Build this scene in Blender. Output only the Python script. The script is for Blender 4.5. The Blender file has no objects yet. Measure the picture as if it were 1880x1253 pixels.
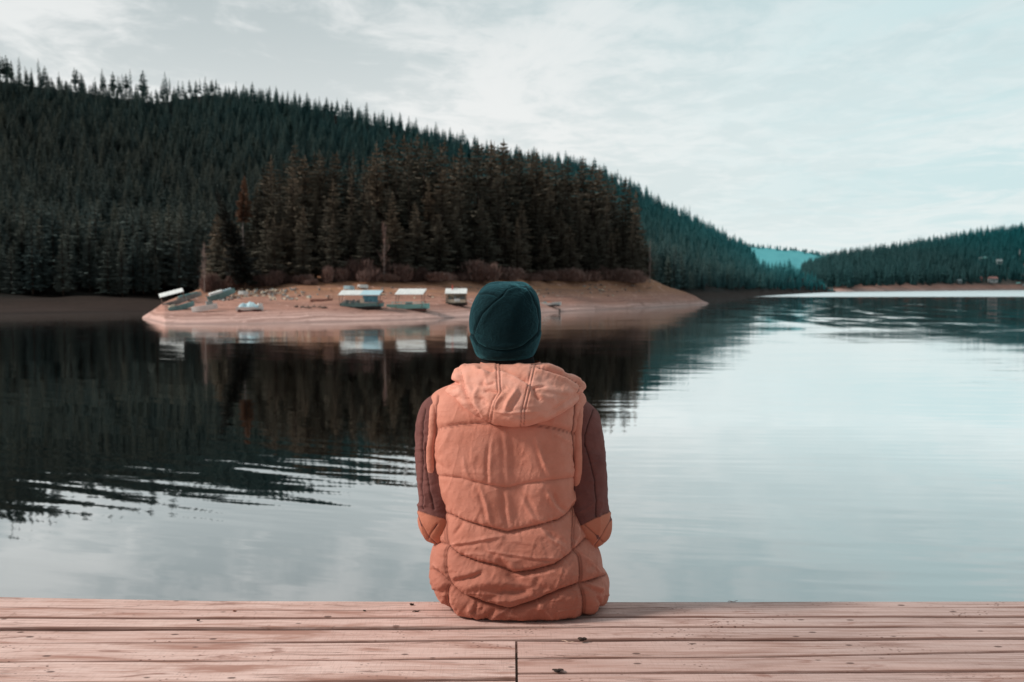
import bpy, math, random
import numpy as np
from mathutils import Vector, Matrix

RS = random.Random(7)
NR = np.random.default_rng(11)
scene = bpy.context.scene
COL = scene.collection

# ------------------------------------------------------------------ camera model (used to measure the photo)
F = 35.0 / 36.0 * 1880.0
CAMZ = 0.886
PITCH = math.atan((626.5 - 528.0) / F)
CP, SP = math.cos(PITCH), math.sin(PITCH)
ZW = -3.2                                   # water level (deck top is z = 0)


def P(px, py, Y):
    """world point seen at photo pixel (px, py) whose distance along the view is Y"""
    x = (px - 940.0) / F
    y = -(py - 626.5) / F
    dy = CP + y * SP
    dz = -SP + y * CP
    s = Y / dy
    return np.array([x * s, Y, CAMZ + dz * s])


def proj(v):
    """photo pixels of world points (n, 3) - used to lay seams and folds where the photo has them"""
    X, Y, Z = v[:, 0], v[:, 1], v[:, 2] - CAMZ
    fw = Y * CP - Z * SP
    up = Y * SP + Z * CP
    return np.stack([940 + F * X / fw, 626.5 - F * up / fw], 1)


def deckpt(px, py):
    """point of the deck plane z = 0 under a photo pixel"""
    x = (px - 940.0) / F
    y = -(py - 626.5) / F
    dy = CP + y * SP
    dz = -SP + y * CP
    s = -CAMZ / dz
    return x * s, dy * s


# ------------------------------------------------------------------ numpy helpers
def _hash(i, j, k, seed):
    h = (i * 374761393 + j * 668265263 + k * 2147483647 + seed * 974634777) & 0xFFFFFFFF
    h = ((h ^ (h >> 13)) * 1274126177) & 0xFFFFFFFF
    return ((h ^ (h >> 16)) & 0xFFFF) / 65535.0


def vnoise(p, seed=0):
    """value noise in -1..1, p (n, 2) or (n, 3)"""
    p = np.asarray(p, float)
    if p.shape[1] == 2:
        p = np.concatenate([p, np.zeros((len(p), 1))], 1)
    i = np.floor(p).astype(np.int64)
    f = p - i
    u = f * f * f * (f * (f * 6 - 15) + 10)
    r = 0
    for dx in (0, 1):
        for dy in (0, 1):
            for dz in (0, 1):
                w = (u[:, 0] if dx else 1 - u[:, 0]) * (u[:, 1] if dy else 1 - u[:, 1]) * (u[:, 2] if dz else 1 - u[:, 2])
                r = r + w * _hash(i[:, 0] + dx, i[:, 1] + dy, i[:, 2] + dz, seed)
    return r * 2 - 1


def fbm(p, octv=3, seed=0):
    r, a = 0, 1.0
    p = np.asarray(p, float)
    for o in range(octv):
        r = r + a * vnoise(p, seed + o * 17)
        p = p * 2.03
        a *= .5
    return r


def smooth(a, b, x):
    t = np.clip((x - a) / (b - a), 0, 1)
    return t * t * (3 - 2 * t)


def polydist(q, line):
    """distance of points q (n,2) to a polyline, arc length of the nearest point, and the sign (+ when the point lies above it in the photo)"""
    line = np.asarray(line, float)
    best = np.full(len(q), 1e9)
    arc = np.zeros(len(q))
    above = np.zeros(len(q))
    acc = 0.0
    for a, b in zip(line[:-1], line[1:]):
        d = b - a
        L = math.hypot(*d)
        t = np.clip(((q - a) @ d) / (L * L), 0, 1)
        c = a + t[:, None] * d
        e = np.hypot(q[:, 0] - c[:, 0], q[:, 1] - c[:, 1])
        m = e < best
        best[m] = e[m]
        arc[m] = acc + t[m] * L
        above[m] = (c[:, 1] - q[:, 1])[m]
        acc += L
    return best, arc, above


def link(name, me, mat=None, parent=None):
    o = bpy.data.objects.new(name, me)
    COL.objects.link(o)
    if mat is not None:
        for m in (mat if isinstance(mat, (list, tuple)) else [mat]):
            me.materials.append(m)
    if parent is not None:
        o.parent = parent
    return o


def mesh(name, V, Fc, smooth_=False):
    me = bpy.data.meshes.new(name)
    if isinstance(Fc, np.ndarray):
        Fc = Fc.tolist()
    me.from_pydata(np.asarray(V, float).tolist(), [], Fc)
    me.update()
    if smooth_:
        me.polygons.foreach_set('use_smooth', [True] * len(me.polygons))
    return me


def setattr_f(me, name, vals):
    a = me.attributes.new(name, 'FLOAT', 'POINT')
    a.data.foreach_set('value', np.asarray(vals, np.float32))


class MB:
    """collects shapes into one mesh"""
    def __init__(s):
        s.v, s.f, s.mi = [], [], []

    def add(s, V, Fc, mi=0):
        o = len(s.v)
        s.v += [tuple(map(float, p)) for p in V]
        s.f += [tuple(int(i) + o for i in f) for f in Fc]
        s.mi += [mi] * len(Fc)
        return s

    def box(s, c, d, rz=0, rx=0, ry=0, mi=0, bev=0.0):
        M = Matrix.Translation(c) @ Matrix.Rotation(rz, 4, 'Z') @ Matrix.Rotation(ry, 4, 'Y') @ Matrix.Rotation(rx, 4, 'X')
        x, y, z = d[0] / 2, d[1] / 2, d[2] / 2
        V = [M @ Vector((sx * x, sy * y, sz * z)) for sz in (-1, 1) for sx, sy in ((-1, -1), (1, -1), (1, 1), (-1, 1))]
        return s.add(V, [(3, 2, 1, 0), (4, 5, 6, 7), (0, 1, 5, 4), (1, 2, 6, 5), (2, 3, 7, 6), (3, 0, 4, 7)], mi)

    def tube(s, pts, rad, n=8, mi=0, caps=True, flat=1.0):
        V, Fc = tube_vf(pts, rad, n, caps, flat)
        return s.add(V, Fc, mi)

    def build(s, name, mat, parent=None, sm=False):
        me = mesh(name, s.v, s.f, sm)
        if any(s.mi):
            me.polygons.foreach_set('material_index', s.mi)
        return link(name, me, mat, parent)


def frames(pts):
    pts = np.asarray(pts, float)
    n = len(pts)
    T = np.zeros_like(pts)
    T[1:-1] = pts[2:] - pts[:-2]
    T[0] = pts[1] - pts[0]
    T[-1] = pts[-1] - pts[-2]
    T /= np.linalg.norm(T, axis=1)[:, None] + 1e-12
    ref = np.array([0, 0, 1.0]) if abs(T[0][2]) < .9 else np.array([0, 1.0, 0])
    A = np.zeros_like(pts)
    B = np.zeros_like(pts)
    a = ref - T[0] * (ref @ T[0])
    for i in range(n):
        a = a - T[i] * (a @ T[i])
        a = a / (np.linalg.norm(a) + 1e-12)
        A[i] = a
        B[i] = np.cross(T[i], a)
    return pts, T, A, B


def tube_vf(pts, rad, n=8, caps=True, flat=1.0):
    pts, T, A, B = frames(pts)
    if np.isscalar(rad):
        rad = [rad] * len(pts)
    V = []
    for p, a, b, r in zip(pts, A, B, rad):
        for k in range(n):
            t = 2 * math.pi * k / n
            V.append(p + r * (math.cos(t) * a + flat * math.sin(t) * b))
    Fc = []
    for i in range(len(pts) - 1):
        for k in range(n):
            k2 = (k + 1) % n
            Fc.append((i * n + k, i * n + k2, (i + 1) * n + k2, (i + 1) * n + k))
    if caps:
        Fc.append(tuple(range(n - 1, -1, -1)))
        Fc.append(tuple((len(pts) - 1) * n + k for k in range(n)))
    return V, Fc


def spline(pts, n):
    """Catmull-Rom through control rows, n samples"""
    p = np.asarray(pts, float)
    if p.ndim == 1:
        p = p[:, None]
    m = len(p)
    out = []
    for t in np.linspace(0, m - 1, n):
        i = min(int(t), m - 2)
        u = t - i
        p0, p1, p2, p3 = p[max(i - 1, 0)], p[i], p[i + 1], p[min(i + 2, m - 1)]
        out.append(.5 * (2 * p1 + (p2 - p0) * u + (2 * p0 - 5 * p1 + 4 * p2 - p3) * u * u + (3 * p1 - p0 - 3 * p2 + p3) * u ** 3))
    return np.array(out)


def grid_faces(nr, nc, wrap=True):
    i = np.arange(nr - 1)[:, None]
    k = np.arange(nc if wrap else nc - 1)[None, :]
    k2 = (k + 1) % nc
    return np.stack([i * nc + k, i * nc + k2, (i + 1) * nc + k2, (i + 1) * nc + k], -1).reshape(-1, 4)


def grid_normals(V, nr, nc, wrap=True):
    G = V.reshape(nr, nc, 3)
    dv = np.gradient(G, axis=0)
    if wrap:
        du = (np.roll(G, -1, 1) - np.roll(G, 1, 1)) * .5
    else:
        du = np.gradient(G, axis=1)
    N = np.cross(du, dv)
    N /= np.linalg.norm(N, axis=2)[..., None] + 1e-12
    return N.reshape(-1, 3)


def tag(o, label=None, cat=None, group=None, kind=None):
    for k, v in (('label', label), ('category', cat), ('group', group), ('kind', kind)):
        if v:
            o[k] = v
    return o


def empty(name, loc=(0, 0, 0), rz=0, **kw):
    o = bpy.data.objects.new(name, None)
    COL.objects.link(o)
    o.location = loc
    o.rotation_euler = (0, 0, rz)
    o.empty_display_size = .1
    return tag(o, **kw)


def copy_tree(o, parent=None):
    c = o.copy()
    COL.objects.link(c)
    if parent is not None:
        c.parent = parent
    for ch in list(o.children):
        copy_tree(ch, c)
    return c


# ------------------------------------------------------------------ node helpers
class NT:
    def __init__(s, name):
        s.m = bpy.data.materials.new(name)
        s.m.use_nodes = True
        s.t = s.m.node_tree
        s.n = s.t.nodes
        s.n.clear()
        s.out = s.n.new('ShaderNodeOutputMaterial')

    def node(s, typ, **kw):
        n = s.n.new(typ)
        for k, v in kw.items():
            setattr(n, k, v)
        return n

    def put(s, sock, v):
        if hasattr(v, 'is_output') or isinstance(v, bpy.types.NodeSocket):
            s.t.links.new(v, sock)
        else:
            if hasattr(sock, 'default_value'):
                try:
                    sock.default_value = v
                except Exception:
                    sock.default_value = (*v, 1) if len(v) == 3 else v

    def math(s, op, a, b=None, c=None, clamp=False):
        n = s.node('ShaderNodeMath', operation=op)
        n.use_clamp = clamp
        s.put(n.inputs[0], a)
        if b is not None:
            s.put(n.inputs[1], b)
        if c is not None:
            s.put(n.inputs[2], c)
        return n.outputs[0]

    def vmath(s, op, a, b=None):
        n = s.node('ShaderNodeVectorMath', operation=op)
        s.put(n.inputs[0], a)
        if b is not None:
            s.put(n.inputs[1], b)
        return n.outputs[0]

    def mix(s, f, a, b, blend='MIX'):
        n = s.node('ShaderNodeMix', data_type='RGBA', blend_type=blend)
        s.put(n.inputs[0], f)
        s.put(n.inputs[6], a if not isinstance(a, tuple) else (*a[:3], 1))
        s.put(n.inputs[7], b if not isinstance(b, tuple) else (*b[:3], 1))
        return n.outputs[2]

    def ramp(s, v, a, b, lo=0.0, hi=1.0, sm=True):
        n = s.node('ShaderNodeMapRange', interpolation_type='SMOOTHSTEP' if sm else 'LINEAR')
        s.put(n.inputs[0], v)
        for i, x in enumerate((a, b, lo, hi)):
            n.inputs[i + 1].default_value = x
        return n.outputs[0]

    def pos(s):
        return s.node('ShaderNodeNewGeometry').outputs['Position']

    def obj(s):
        return s.node('ShaderNodeTexCoord').outputs['Object']

    def xyz(s, v):
        n = s.node('ShaderNodeSeparateXYZ')
        s.put(n.inputs[0], v)
        return n.outputs

    def comb(s, x, y, z):
        n = s.node('ShaderNodeCombineXYZ')
        for i, v in enumerate((x, y, z)):
            s.put(n.inputs[i], v)
        return n.outputs[0]

    def mapping(s, v, scale=(1, 1, 1), rot=(0, 0, 0), loc=(0, 0, 0)):
        n = s.node('ShaderNodeMapping')
        s.put(n.inputs[0], v)
        n.inputs['Scale'].default_value = scale
        n.inputs['Rotation'].default_value = rot
        n.inputs['Location'].default_value = loc
        return n.outputs[0]

    def noise(s, v, scale=1.0, detail=2.0, rough=.5, dist=0.0, color=False):
        n = s.node('ShaderNodeTexNoise')
        s.put(n.inputs['Vector'], v)
        n.inputs['Scale'].default_value = scale
        n.inputs['Detail'].default_value = detail
        n.inputs['Roughness'].default_value = rough
        n.inputs['Distortion'].default_value = dist
        return n.outputs['Color' if color else 'Fac']

    def voronoi(s, v, scale=1.0, feature='F1', rnd=1.0):
        n = s.node('ShaderNodeTexVoronoi', feature=feature)
        s.put(n.inputs['Vector'], v)
        n.inputs['Scale'].default_value = scale
        n.inputs['Randomness'].default_value = rnd
        return n.outputs['Distance']

    def attr(s, name, what='Fac'):
        return s.node('ShaderNodeAttribute', attribute_name=name).outputs[what]

    def rand(s):
        return s.node('ShaderNodeObjectInfo').outputs['Random']

    def bump(s, h, strength=.5, dist=.01, normal=None):
        n = s.node('ShaderNodeBump')
        s.put(n.inputs['Height'], h)
        n.inputs['Strength'].default_value = strength
        n.inputs['Distance'].default_value = dist
        if normal is not None:
            s.put(n.inputs['Normal'], normal)
        return n.outputs[0]

    def bsdf(s, color, rough=.8, normal=None, spec=.3, **kw):
        n = s.node('ShaderNodeBsdfPrincipled')
        s.put(n.inputs['Base Color'], color if not isinstance(color, tuple) else (*color[:3], 1))
        s.put(n.inputs['Roughness'], rough)
        n.inputs['Specular IOR Level'].default_value = spec
        if normal is not None:
            s.put(n.inputs['Normal'], normal)
        for k, v in kw.items():
            s.put(n.inputs[k], v)
        s.t.links.new(n.outputs[0], s.out.inputs[0])
        return n


def simple(name, c1, c2=None, scale=3.0, rough=.75, spec=.3, bump=0.0, metal=0.0):
    t = NT(name)
    c2 = c2 or tuple(x * .75 for x in c1)
    nz = t.noise(t.obj(), scale, 4, .6)
    col = t.mix(t.ramp(nz, .35, .68), c1, c2)
    nrm = t.bump(t.noise(t.obj(), scale * 6, 3), .5, bump) if bump else None
    t.bsdf(col, rough, nrm, spec, Metallic=metal)
    return t.m


# ------------------------------------------------------------------ camera, sun, sky
cam = bpy.data.cameras.new('camera')
cam.lens = 35
cam.sensor_width = 36
cam.clip_start = .05
cam.clip_end = 20000
cam.dof.use_dof = True
cam.dof.focus_distance = 2.62
cam.dof.aperture_fstop = 6.0
co = bpy.data.objects.new('camera', cam)
COL.objects.link(co)
co.location = (0, 0, CAMZ)
co.rotation_euler = (math.pi / 2 - PITCH, 0, 0)
scene.camera = co
scene.view_settings.view_transform = 'Standard'
scene.view_settings.look = 'None'
scene.view_settings.exposure = 0
scene.render.engine = 'CYCLES'
scene.cycles.use_denoising = True
scene.cycles.max_bounces = 6
scene.cycles.diffuse_bounces = 3
scene.cycles.sample_clamp_indirect = 4

SUNV = Vector((-.80, -.15, .60)).normalized()
sl = bpy.data.lights.new('sun', 'SUN')
sl.energy = 3.1
sl.angle = math.radians(9)
sl.color = (1, .93, .85)
so = bpy.data.objects.new('sun', sl)
COL.objects.link(so)
so.rotation_euler = SUNV.to_track_quat('Z', 'Y').to_euler()


def make_world():
    w = bpy.data.worlds.new('World')
    scene.world = w
    w.use_nodes = True
    t = NT('tmp')
    bpy.data.materials.remove(t.m)
    t.t = w.node_tree
    t.n = t.t.nodes
    t.n.clear()
    out = t.n.new('ShaderNodeOutputWorld')
    bg = t.n.new('ShaderNodeBackground')
    sky = t.n.new('ShaderNodeTexSky')
    sky.sky_type = 'NISHITA'
    sky.sun_disc = False
    sky.sun_elevation = math.asin(SUNV.z)
    sky.sun_rotation = math.atan2(SUNV.x, SUNV.y)
    sky.air_density = 1.2
    sky.dust_density = 2.0
    d = t.node('ShaderNodeTexCoord').outputs['Generated']
    x, y, z = t.xyz(d)
    zz = t.math('ADD', t.math('MAXIMUM', z, 0.0), .07)
    p = t.comb(t.math('DIVIDE', x, zz), t.math('DIVIDE', y, zz), 0.0)
    big = t.noise(t.mapping(p, (.42, .30, 1), (0, 0, .35), (3.1, 1.7, 0)), 1.0, 4, .55, .4)
    mid = t.noise(t.mapping(p, (1.1, .75, 1), (0, 0, .3), (7.3, 2.2, 0)), 1.5, 6, .6, .8)
    fine = t.noise(t.mapping(p, (2.6, 2.2, 1), (0, 0, -.5), (1.3, 9.2, 0)), 2.2, 5, .62, .5)
    den = t.math('ADD', t.math('ADD', t.math('MULTIPLY', big, .38), t.math('MULTIPLY', mid, .38)), t.math('MULTIPLY', fine, .24))
    # left-hand upper sky carries greyer cloud, the gap over the far valley is bright
    az = t.math('DIVIDE', x, t.math('MAXIMUM', y, .2))
    grey = t.ramp(den, .545, .43)
    upl = t.math('MULTIPLY', t.ramp(z, .12, .36), t.ramp(az, .45, -.5, .55, 1.0))
    grey = t.math('MULTIPLY', grey, t.math('ADD', t.math('MULTIPLY', upl, .48), .34), clamp=True)
    bright = t.mix(t.ramp(az, -.05, .42), (.88, .895, .885), (.80, .885, .885))
    dark = t.mix(t.ramp(az, -.25, .35), (.42, .50, .515), (.50, .685, .71))
    col = t.mix(grey, bright, dark)
    # far right: teal blue veil between the clouds
    veil = t.math('MULTIPLY', t.ramp(mid, .42, .62), t.ramp(az, .05, .5))
    col = t.mix(t.math('MULTIPLY', veil, .7), col, (.57, .775, .80))
    # horizon: pale band
    hz = t.ramp(z, .10, .0)
    col = t.mix(t.math('MULTIPLY', hz, .6), col, (.83, .90, .895))
    upper = t.math('MULTIPLY', t.ramp(z, .13, .31, 0, .40), t.ramp(mid, .66, .40, .35, 1.0))
    col = t.mix(upper, col, t.mix(t.ramp(az, -.3, .3), (.40, .485, .505), (.45, .63, .67)))
    # overhead the cloud deck is a little greyer
    col = t.mix(t.ramp(z, .45, .95, 0, .6), col, (.60, .69, .71))
    # behind the viewer the unseen sky is darkened to make the light more directional
    col = t.mix(t.ramp(y, .12, -.45, 0, .80), col, (.16, .18, .19))
    col10 = t.vmath('SCALE', col)
    col10.node.inputs['Scale'].default_value = 10.0
    fin = t.mix(.965, sky.outputs[0], col10)
    t.t.links.new(fin, bg.inputs[0])
    bg.inputs[1].default_value = .1
    t.t.links.new(bg.outputs[0], out.inputs[0])


make_world()

# ------------------------------------------------------------------ water
def make_water():
    t = NT('lake_water')
    p = t.pos()
    x, y, z = t.xyz(p)
    ratio = t.math('DIVIDE', x, t.math('MAXIMUM', y, 1.0))
    half = (.5, .5, .5)

    def slope(scale, rot, amp, detail=2, dist=0.0, loc=(0, 0, 0)):
        turned = t.mapping(p, (1, 1, 1), (0, 0, rot), loc)
        c = t.noise(t.mapping(turned, scale), 1.0, detail, .5, dist, color=True)
        v = t.vmath('SUBTRACT', c, half)
        n = t.node('ShaderNodeVectorMath', operation='MULTIPLY')
        t.put(n.inputs[0], v)
        t.put(n.inputs[1], amp)
        return n.outputs[0]

    def scaled(v, f):
        q = t.node('ShaderNodeVectorMath', operation='SCALE')
        t.put(q.inputs[0], v)
        t.put(q.inputs['Scale'], f)
        return q.outputs[0]

    leftm = t.ramp(ratio, .12, -.08)
    a = slope((.24, 2.3, 1), .46, (.022, .056, 0), .5, .15)                 # long slanting ripples on the left
    a2 = slope((.20, 2.5, 1), .05, (.050, .060, 0), .8, .4, (8, 2, 0))      # level ripples on the right
    b = slope((.05, .16, 1), -.2, (.006, .014, 0), 2)                       # slow undulation
    fine = slope((.5, 6.0, 1), .25, (.016, .030, 0), 1, .3, (5, 3, 0))      # fine lines
    nearm = t.math('ADD', .50, t.math('MULTIPLY', t.ramp(y, 60, 18), .50))
    patch = t.ramp(t.noise(t.mapping(p, (.05, .12, 1), (0, 0, .3)), 1.0, 2), .36, .64, .35, 1.3)
    calm = t.math('MULTIPLY', nearm, patch)
    sw = t.vmath('ADD', scaled(a, leftm), scaled(a2, t.math('SUBTRACT', 1.0, leftm)))
    sc = t.node('ShaderNodeVectorMath', operation='SCALE')
    t.put(sc.inputs[0], t.vmath('ADD', sw, fine))
    t.put(sc.inputs['Scale'], calm)
    # wind-ruffled water out on the right
    chop = slope((.22, .075, 1), .1, (.02, .080, 0), 5, .3)
    wind = t.math('MULTIPLY', t.ramp(ratio, .10, .34), t.ramp(y, 45, 130))
    sc2 = t.node('ShaderNodeVectorMath', operation='SCALE')
    t.put(sc2.inputs[0], chop)
    t.put(sc2.inputs['Scale'], wind)
    far = slope((.12, .2, 1), 0, (.25, .55, 0), 3)
    farm = t.math('MULTIPLY', t.ramp(y, 400, 470), t.ramp(ratio, .2, .25))
    sc3 = t.node('ShaderNodeVectorMath', operation='SCALE')
    t.put(sc3.inputs[0], far)
    t.put(sc3.inputs['Scale'], farm)
    s = t.vmath('ADD', t.vmath('ADD', sc.outputs[0], b), t.vmath('ADD', sc2.outputs[0], sc3.outputs[0]))
    n = t.vmath('NORMALIZE', t.vmath('ADD', t.vmath('MULTIPLY', s, (1, 1, 0)), (0, 0, 1)))
    gl = t.node('ShaderNodeBsdfGlossy')
    gl.inputs['Color'].default_value = (.97, .985, .985, 1)
    t.put(gl.inputs['Roughness'], t.math('ADD', t.math('SUBTRACT', t.ramp(y, 18, 110, .022, .07), t.math('MULTIPLY', wind, .035)), t.math('MULTIPLY', farm, .22)))
    t.put(gl.inputs['Normal'], n)
    df = t.node('ShaderNodeBsdfDiffuse')
    df.inputs['Color'].default_value = (.006, .0045, .0045, 1)
    fr = t.node('ShaderNodeFresnel')
    fr.inputs['IOR'].default_value = 1.5
    t.put(fr.inputs['Normal'], n)
    fac = t.ramp(fr.outputs[0], .17, .49, .50, .99, False)
    mx = t.node('ShaderNodeMixShader')
    t.put(mx.inputs[0], fac)
    t.t.links.new(df.outputs[0], mx.inputs[1])
    t.t.links.new(gl.outputs[0], mx.inputs[2])
    t.t.links.new(mx.outputs[0], t.out.inputs[0])
    V = [(-3000, -60, ZW), (6000, -60, ZW), (6000, 7000, ZW), (-3000, 7000, ZW)]
    o = link('lake_water', mesh('lake_water', V, [(0, 1, 2, 3)]), t.m)
    tag(o, kind='structure')


make_water()

# ------------------------------------------------------------------ terrain
def interp_ctrl(px, table):
    table = np.asarray(table, float)
    return [np.interp(px, table[:, 0], table[:, k]) for k in range(1, table.shape[1])]


def zat(py, D):
    y = -(np.asarray(py, float) - 626.5) / F
    return CAMZ + (-SP + y * CP) * D / (CP + y * SP)


def xat(px, D):
    return (np.asarray(px, float) - 940.0) / F * D / CP          # close enough to P() for far land


# peninsula: px, D shore, D tree line, py tree line, D crest, z crest, D back shore
PEN = [(262, 131, 132, 583, 134, -3.1, 136), (303, 111, 127, 563, 140, -1.2, 150), (340, 109, 138, 549, 152, -.3, 168),
       (375, 109, 150, 537, 165, .9, 185), (450, 110, 152, 529, 185, 3, 210), (550, 114, 152, 521, 195, 5, 230),
       (700, 121, 158, 516, 205, 7, 245), (800, 129, 166, 515, 214, 7, 252), (900, 140, 178, 515, 225, 7, 260),
       (1050, 172, 203, 515, 240, 6, 270), (1150, 192, 216, 516, 246, 5, 272), (1195, 202, 222, 519, 247, 3, 268),
       (1245, 223, 236, 533, 248, -.4, 262), (1275, 236, 243, 545, 249, -2, 258), (1302, 250, 251, 558, 252, -3.25, 253)]


def pen_z(px, D):
    d0, d1, p1, d2, z2, d3 = interp_ctrl(px, PEN)
    z1 = zat(p1, d1)
    z0 = ZW - .12
    s01 = np.clip((D - d0) / np.maximum(d1 - d0, .1), 0, 1)
    f01 = s01 + .06 * np.sin(s01 * 2 * np.pi)
    s12 = smooth(0, 1, (D - d1) / np.maximum(d2 - d1, .1))
    s23 = smooth(0, 1, (D - d2) / np.maximum(d3 - d2, .1))
    z = np.where(D < d1, z0 + (z1 - z0) * f01, np.where(D < d2, z1 + (z2 - z1) * s12, z2 + (ZW - .4 - z2) * s23))
    return np.where(D < d0, z0 - (d0 - D) * .1, z)


# main hill: px, D shore, D tree line, py tree line, D ridge, py of the tree tops on the ridge
HILL = [(-900, 150, 178, 545, 440, 60), (-300, 150, 178, 544, 440, 90), (0, 152, 180, 543, 450, 118), (100, 158, 184, 543, 455, 132),
        (200, 164, 188, 543, 460, 147), (300, 170, 194, 543, 470, 160), (400, 180, 205, 541, 480, 148),
        (450, 190, 212, 540, 485, 152), (520, 205, 225, 538, 495, 165), (600, 225, 242, 536, 510, 180), (700, 238, 258, 535, 530, 205),
        (800, 246, 268, 535, 555, 232), (900, 254, 276, 535, 585, 262), (1000, 262, 284, 534, 620, 280), (1060, 268, 290, 533, 640, 288),
        (1110, 274, 296, 533, 660, 308), (1160, 280, 304, 532, 690, 334), (1230, 298, 324, 532, 720, 372), (1300, 335, 365, 533, 760, 408),
        (1360, 400, 430, 534, 790, 440), (1380, 430, 460, 534, 798, 452), (1388, 445, 475, 534, 640, 476), (1420, 520, 548, 534, 660, 483), (1450, 600, 630, 534, 700, 484), (1470, 660, 690, 534, 750, 490),
        (1500, 750, 775, 534, 820, 500), (1532, 830, 840, 535, 860, 526)]
HTREE = 9.0


def hill_ctrl(px):
    d0, d1, p1, d2, p2 = interp_ctrl(px, HILL)
    z1 = zat(p1, d1)
    z2 = zat(p2, d2) - HTREE * .8
    z2 = np.maximum(z2, z1 + .3)
    return d0, d1, z1, d2, z2


def hill_z(px, D):
    d0, d1, z1, d2, z2 = hill_ctrl(px)
    s01 = np.clip((D - d0) / (d1 - d0), 0, 1)
    s12 = np.clip((D - d1) / (d2 - d1), 0, 1)
    z = np.where(D < d1, ZW - .12 + (z1 - ZW + .12) * s01, z1 + (z2 - z1) * (.75 * s12 + .25 * s12 * s12))
    zb = z2 - (D - d2) * .12
    return np.where(D > d2, np.maximum(zb, ZW - 1), np.where(D < d0, ZW - .12 - (d0 - D) * .1, z))


RHILL = [(1470, 960, 985, 534, 1500, 484), (1500, 930, 955, 533.5, 1500, 474), (1540, 910, 940, 529, 1520, 462), (1600, 960, 1000, 527, 1600, 455), (1700, 1120, 1165, 525, 1750, 437),
         (1800, 1320, 1370, 521, 1900, 420), (1880, 1480, 1535, 518, 2000, 410), (2000, 1650, 1700, 516, 2100, 396), (2300, 1800, 1860, 515, 2200, 380),
         (2700, 1800, 1860, 515, 2200, 390)]


def rhill_z(px, D):
    d0, d1, p1, d2, p2 = interp_ctrl(px, RHILL)
    z1 = zat(p1, d1)
    z2 = zat(p2, d2) - 16
    s01 = np.clip((D - d0) / (d1 - d0), 0, 1)
    s12 = np.clip((D - d1) / (d2 - d1), 0, 1)
    z = np.where(D < d1, ZW - .12 + (z1 - ZW + .12) * s01, z1 + (z2 - z1) * s12)
    return np.where(D > d2, z2 - (D - d2) * .1, np.where(D < d0, ZW - 1, z))


def terrain_mesh(name, pxs, rows_of, zf, mat, rough_amp, rough_scale):
    nC = len(pxs)
    R = []
    for px in pxs:
        R.append(rows_of(px))
    R = np.array(R).T                                   # rows x cols of D
    PX = np.broadcast_to(pxs, R.shape)
    Z = zf(PX.ravel(), R.ravel()).reshape(R.shape)
    X = xat(PX, R)
    nz = fbm(np.stack([X.ravel(), R.ravel()], 1) / rough_scale, 4, 3).reshape(R.shape)
    lift = smooth(0, 1.5, Z - ZW)
    Z = Z + nz * rough_amp * lift
    V = np.stack([X, R, Z], -1).reshape(-1, 3)
    o = link(name, mesh(name, V, grid_faces(R.shape[0], nC, False), True), mat)
    return tag(o, kind='structure')


def ground_mat(name, low, mid, top, hmid, htop, haze=None):
    t = NT(name)
    p = t.pos()
    x, y, z = t.xyz(p)
    h = t.math('SUBTRACT', z, ZW)
    wob = t.noise(t.mapping(p, (.06, .06, .06)), 1.0, 4)
    hh = t.math('ADD', h, t.math('MULTIPLY', t.math('SUBTRACT', wob, .5), hmid * .9))
    c = t.mix(t.ramp(hh, .15, hmid), low, mid)
    c = t.mix(t.ramp(hh, hmid, htop), c, top)
    # strand lines left by the falling water, stones, tufts
    bands = t.noise(t.comb(t.math('MULTIPLY', x, .03), 0.0, t.math('MULTIPLY', hh, 5.5)), 1.0, 4, .7)
    c = t.mix(t.ramp(bands, .44, .60, 0, .65), c, tuple(k * .52 for k in mid))
    spk = t.noise(t.mapping(p, (.55, .3, .5)), 1.0, 4, .7)
    c = t.mix(t.ramp(spk, .56, .70, 0, .5), c, tuple(k * .45 for k in mid))
    lines = t.noise(t.comb(t.math('MULTIPLY', x, .05), t.math('MULTIPLY', y, .02), t.math('MULTIPLY', h, 14.0)), 1.0, 3, .6)
    c = t.mix(t.ramp(lines, .52, .66, 0, .4), c, tuple(k * .6 for k in mid))
    spk2 = t.noise(t.mapping(p, (1.1, .8, .5), (0, 0, 0), (4, 9, 0)), 1.0, 2, .6)
    c = t.mix(t.ramp(spk2, .62, .72, 0, .35), c, tuple(min(1, k * 1.5) for k in low))
    wet = t.ramp(h, .02, .22)
    c = t.mix(wet, tuple(k * .55 for k in low), c)
    nb = t.bump(t.noise(t.mapping(p, (1.2, 1.2, 1.2)), 1.0, 5, .65), .7, .25)
    t.bsdf(c, .92, nb, .1)
    return t.m


M_sand = ground_mat('pink_sand', (.64, .425, .38), (.44, .235, .185), (.37, .185, .105), 1.5, 4.2)
M_bank = ground_mat('brown_bank', (.045, .030, .026), (.040, .026, .021), (.008, .009, .008), 1.6, 3.0)
M_rbank = ground_mat('far_bank', (.40, .30, .28), (.42, .22, .17), (.03, .065, .065), 5.0, 11.0)

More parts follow.
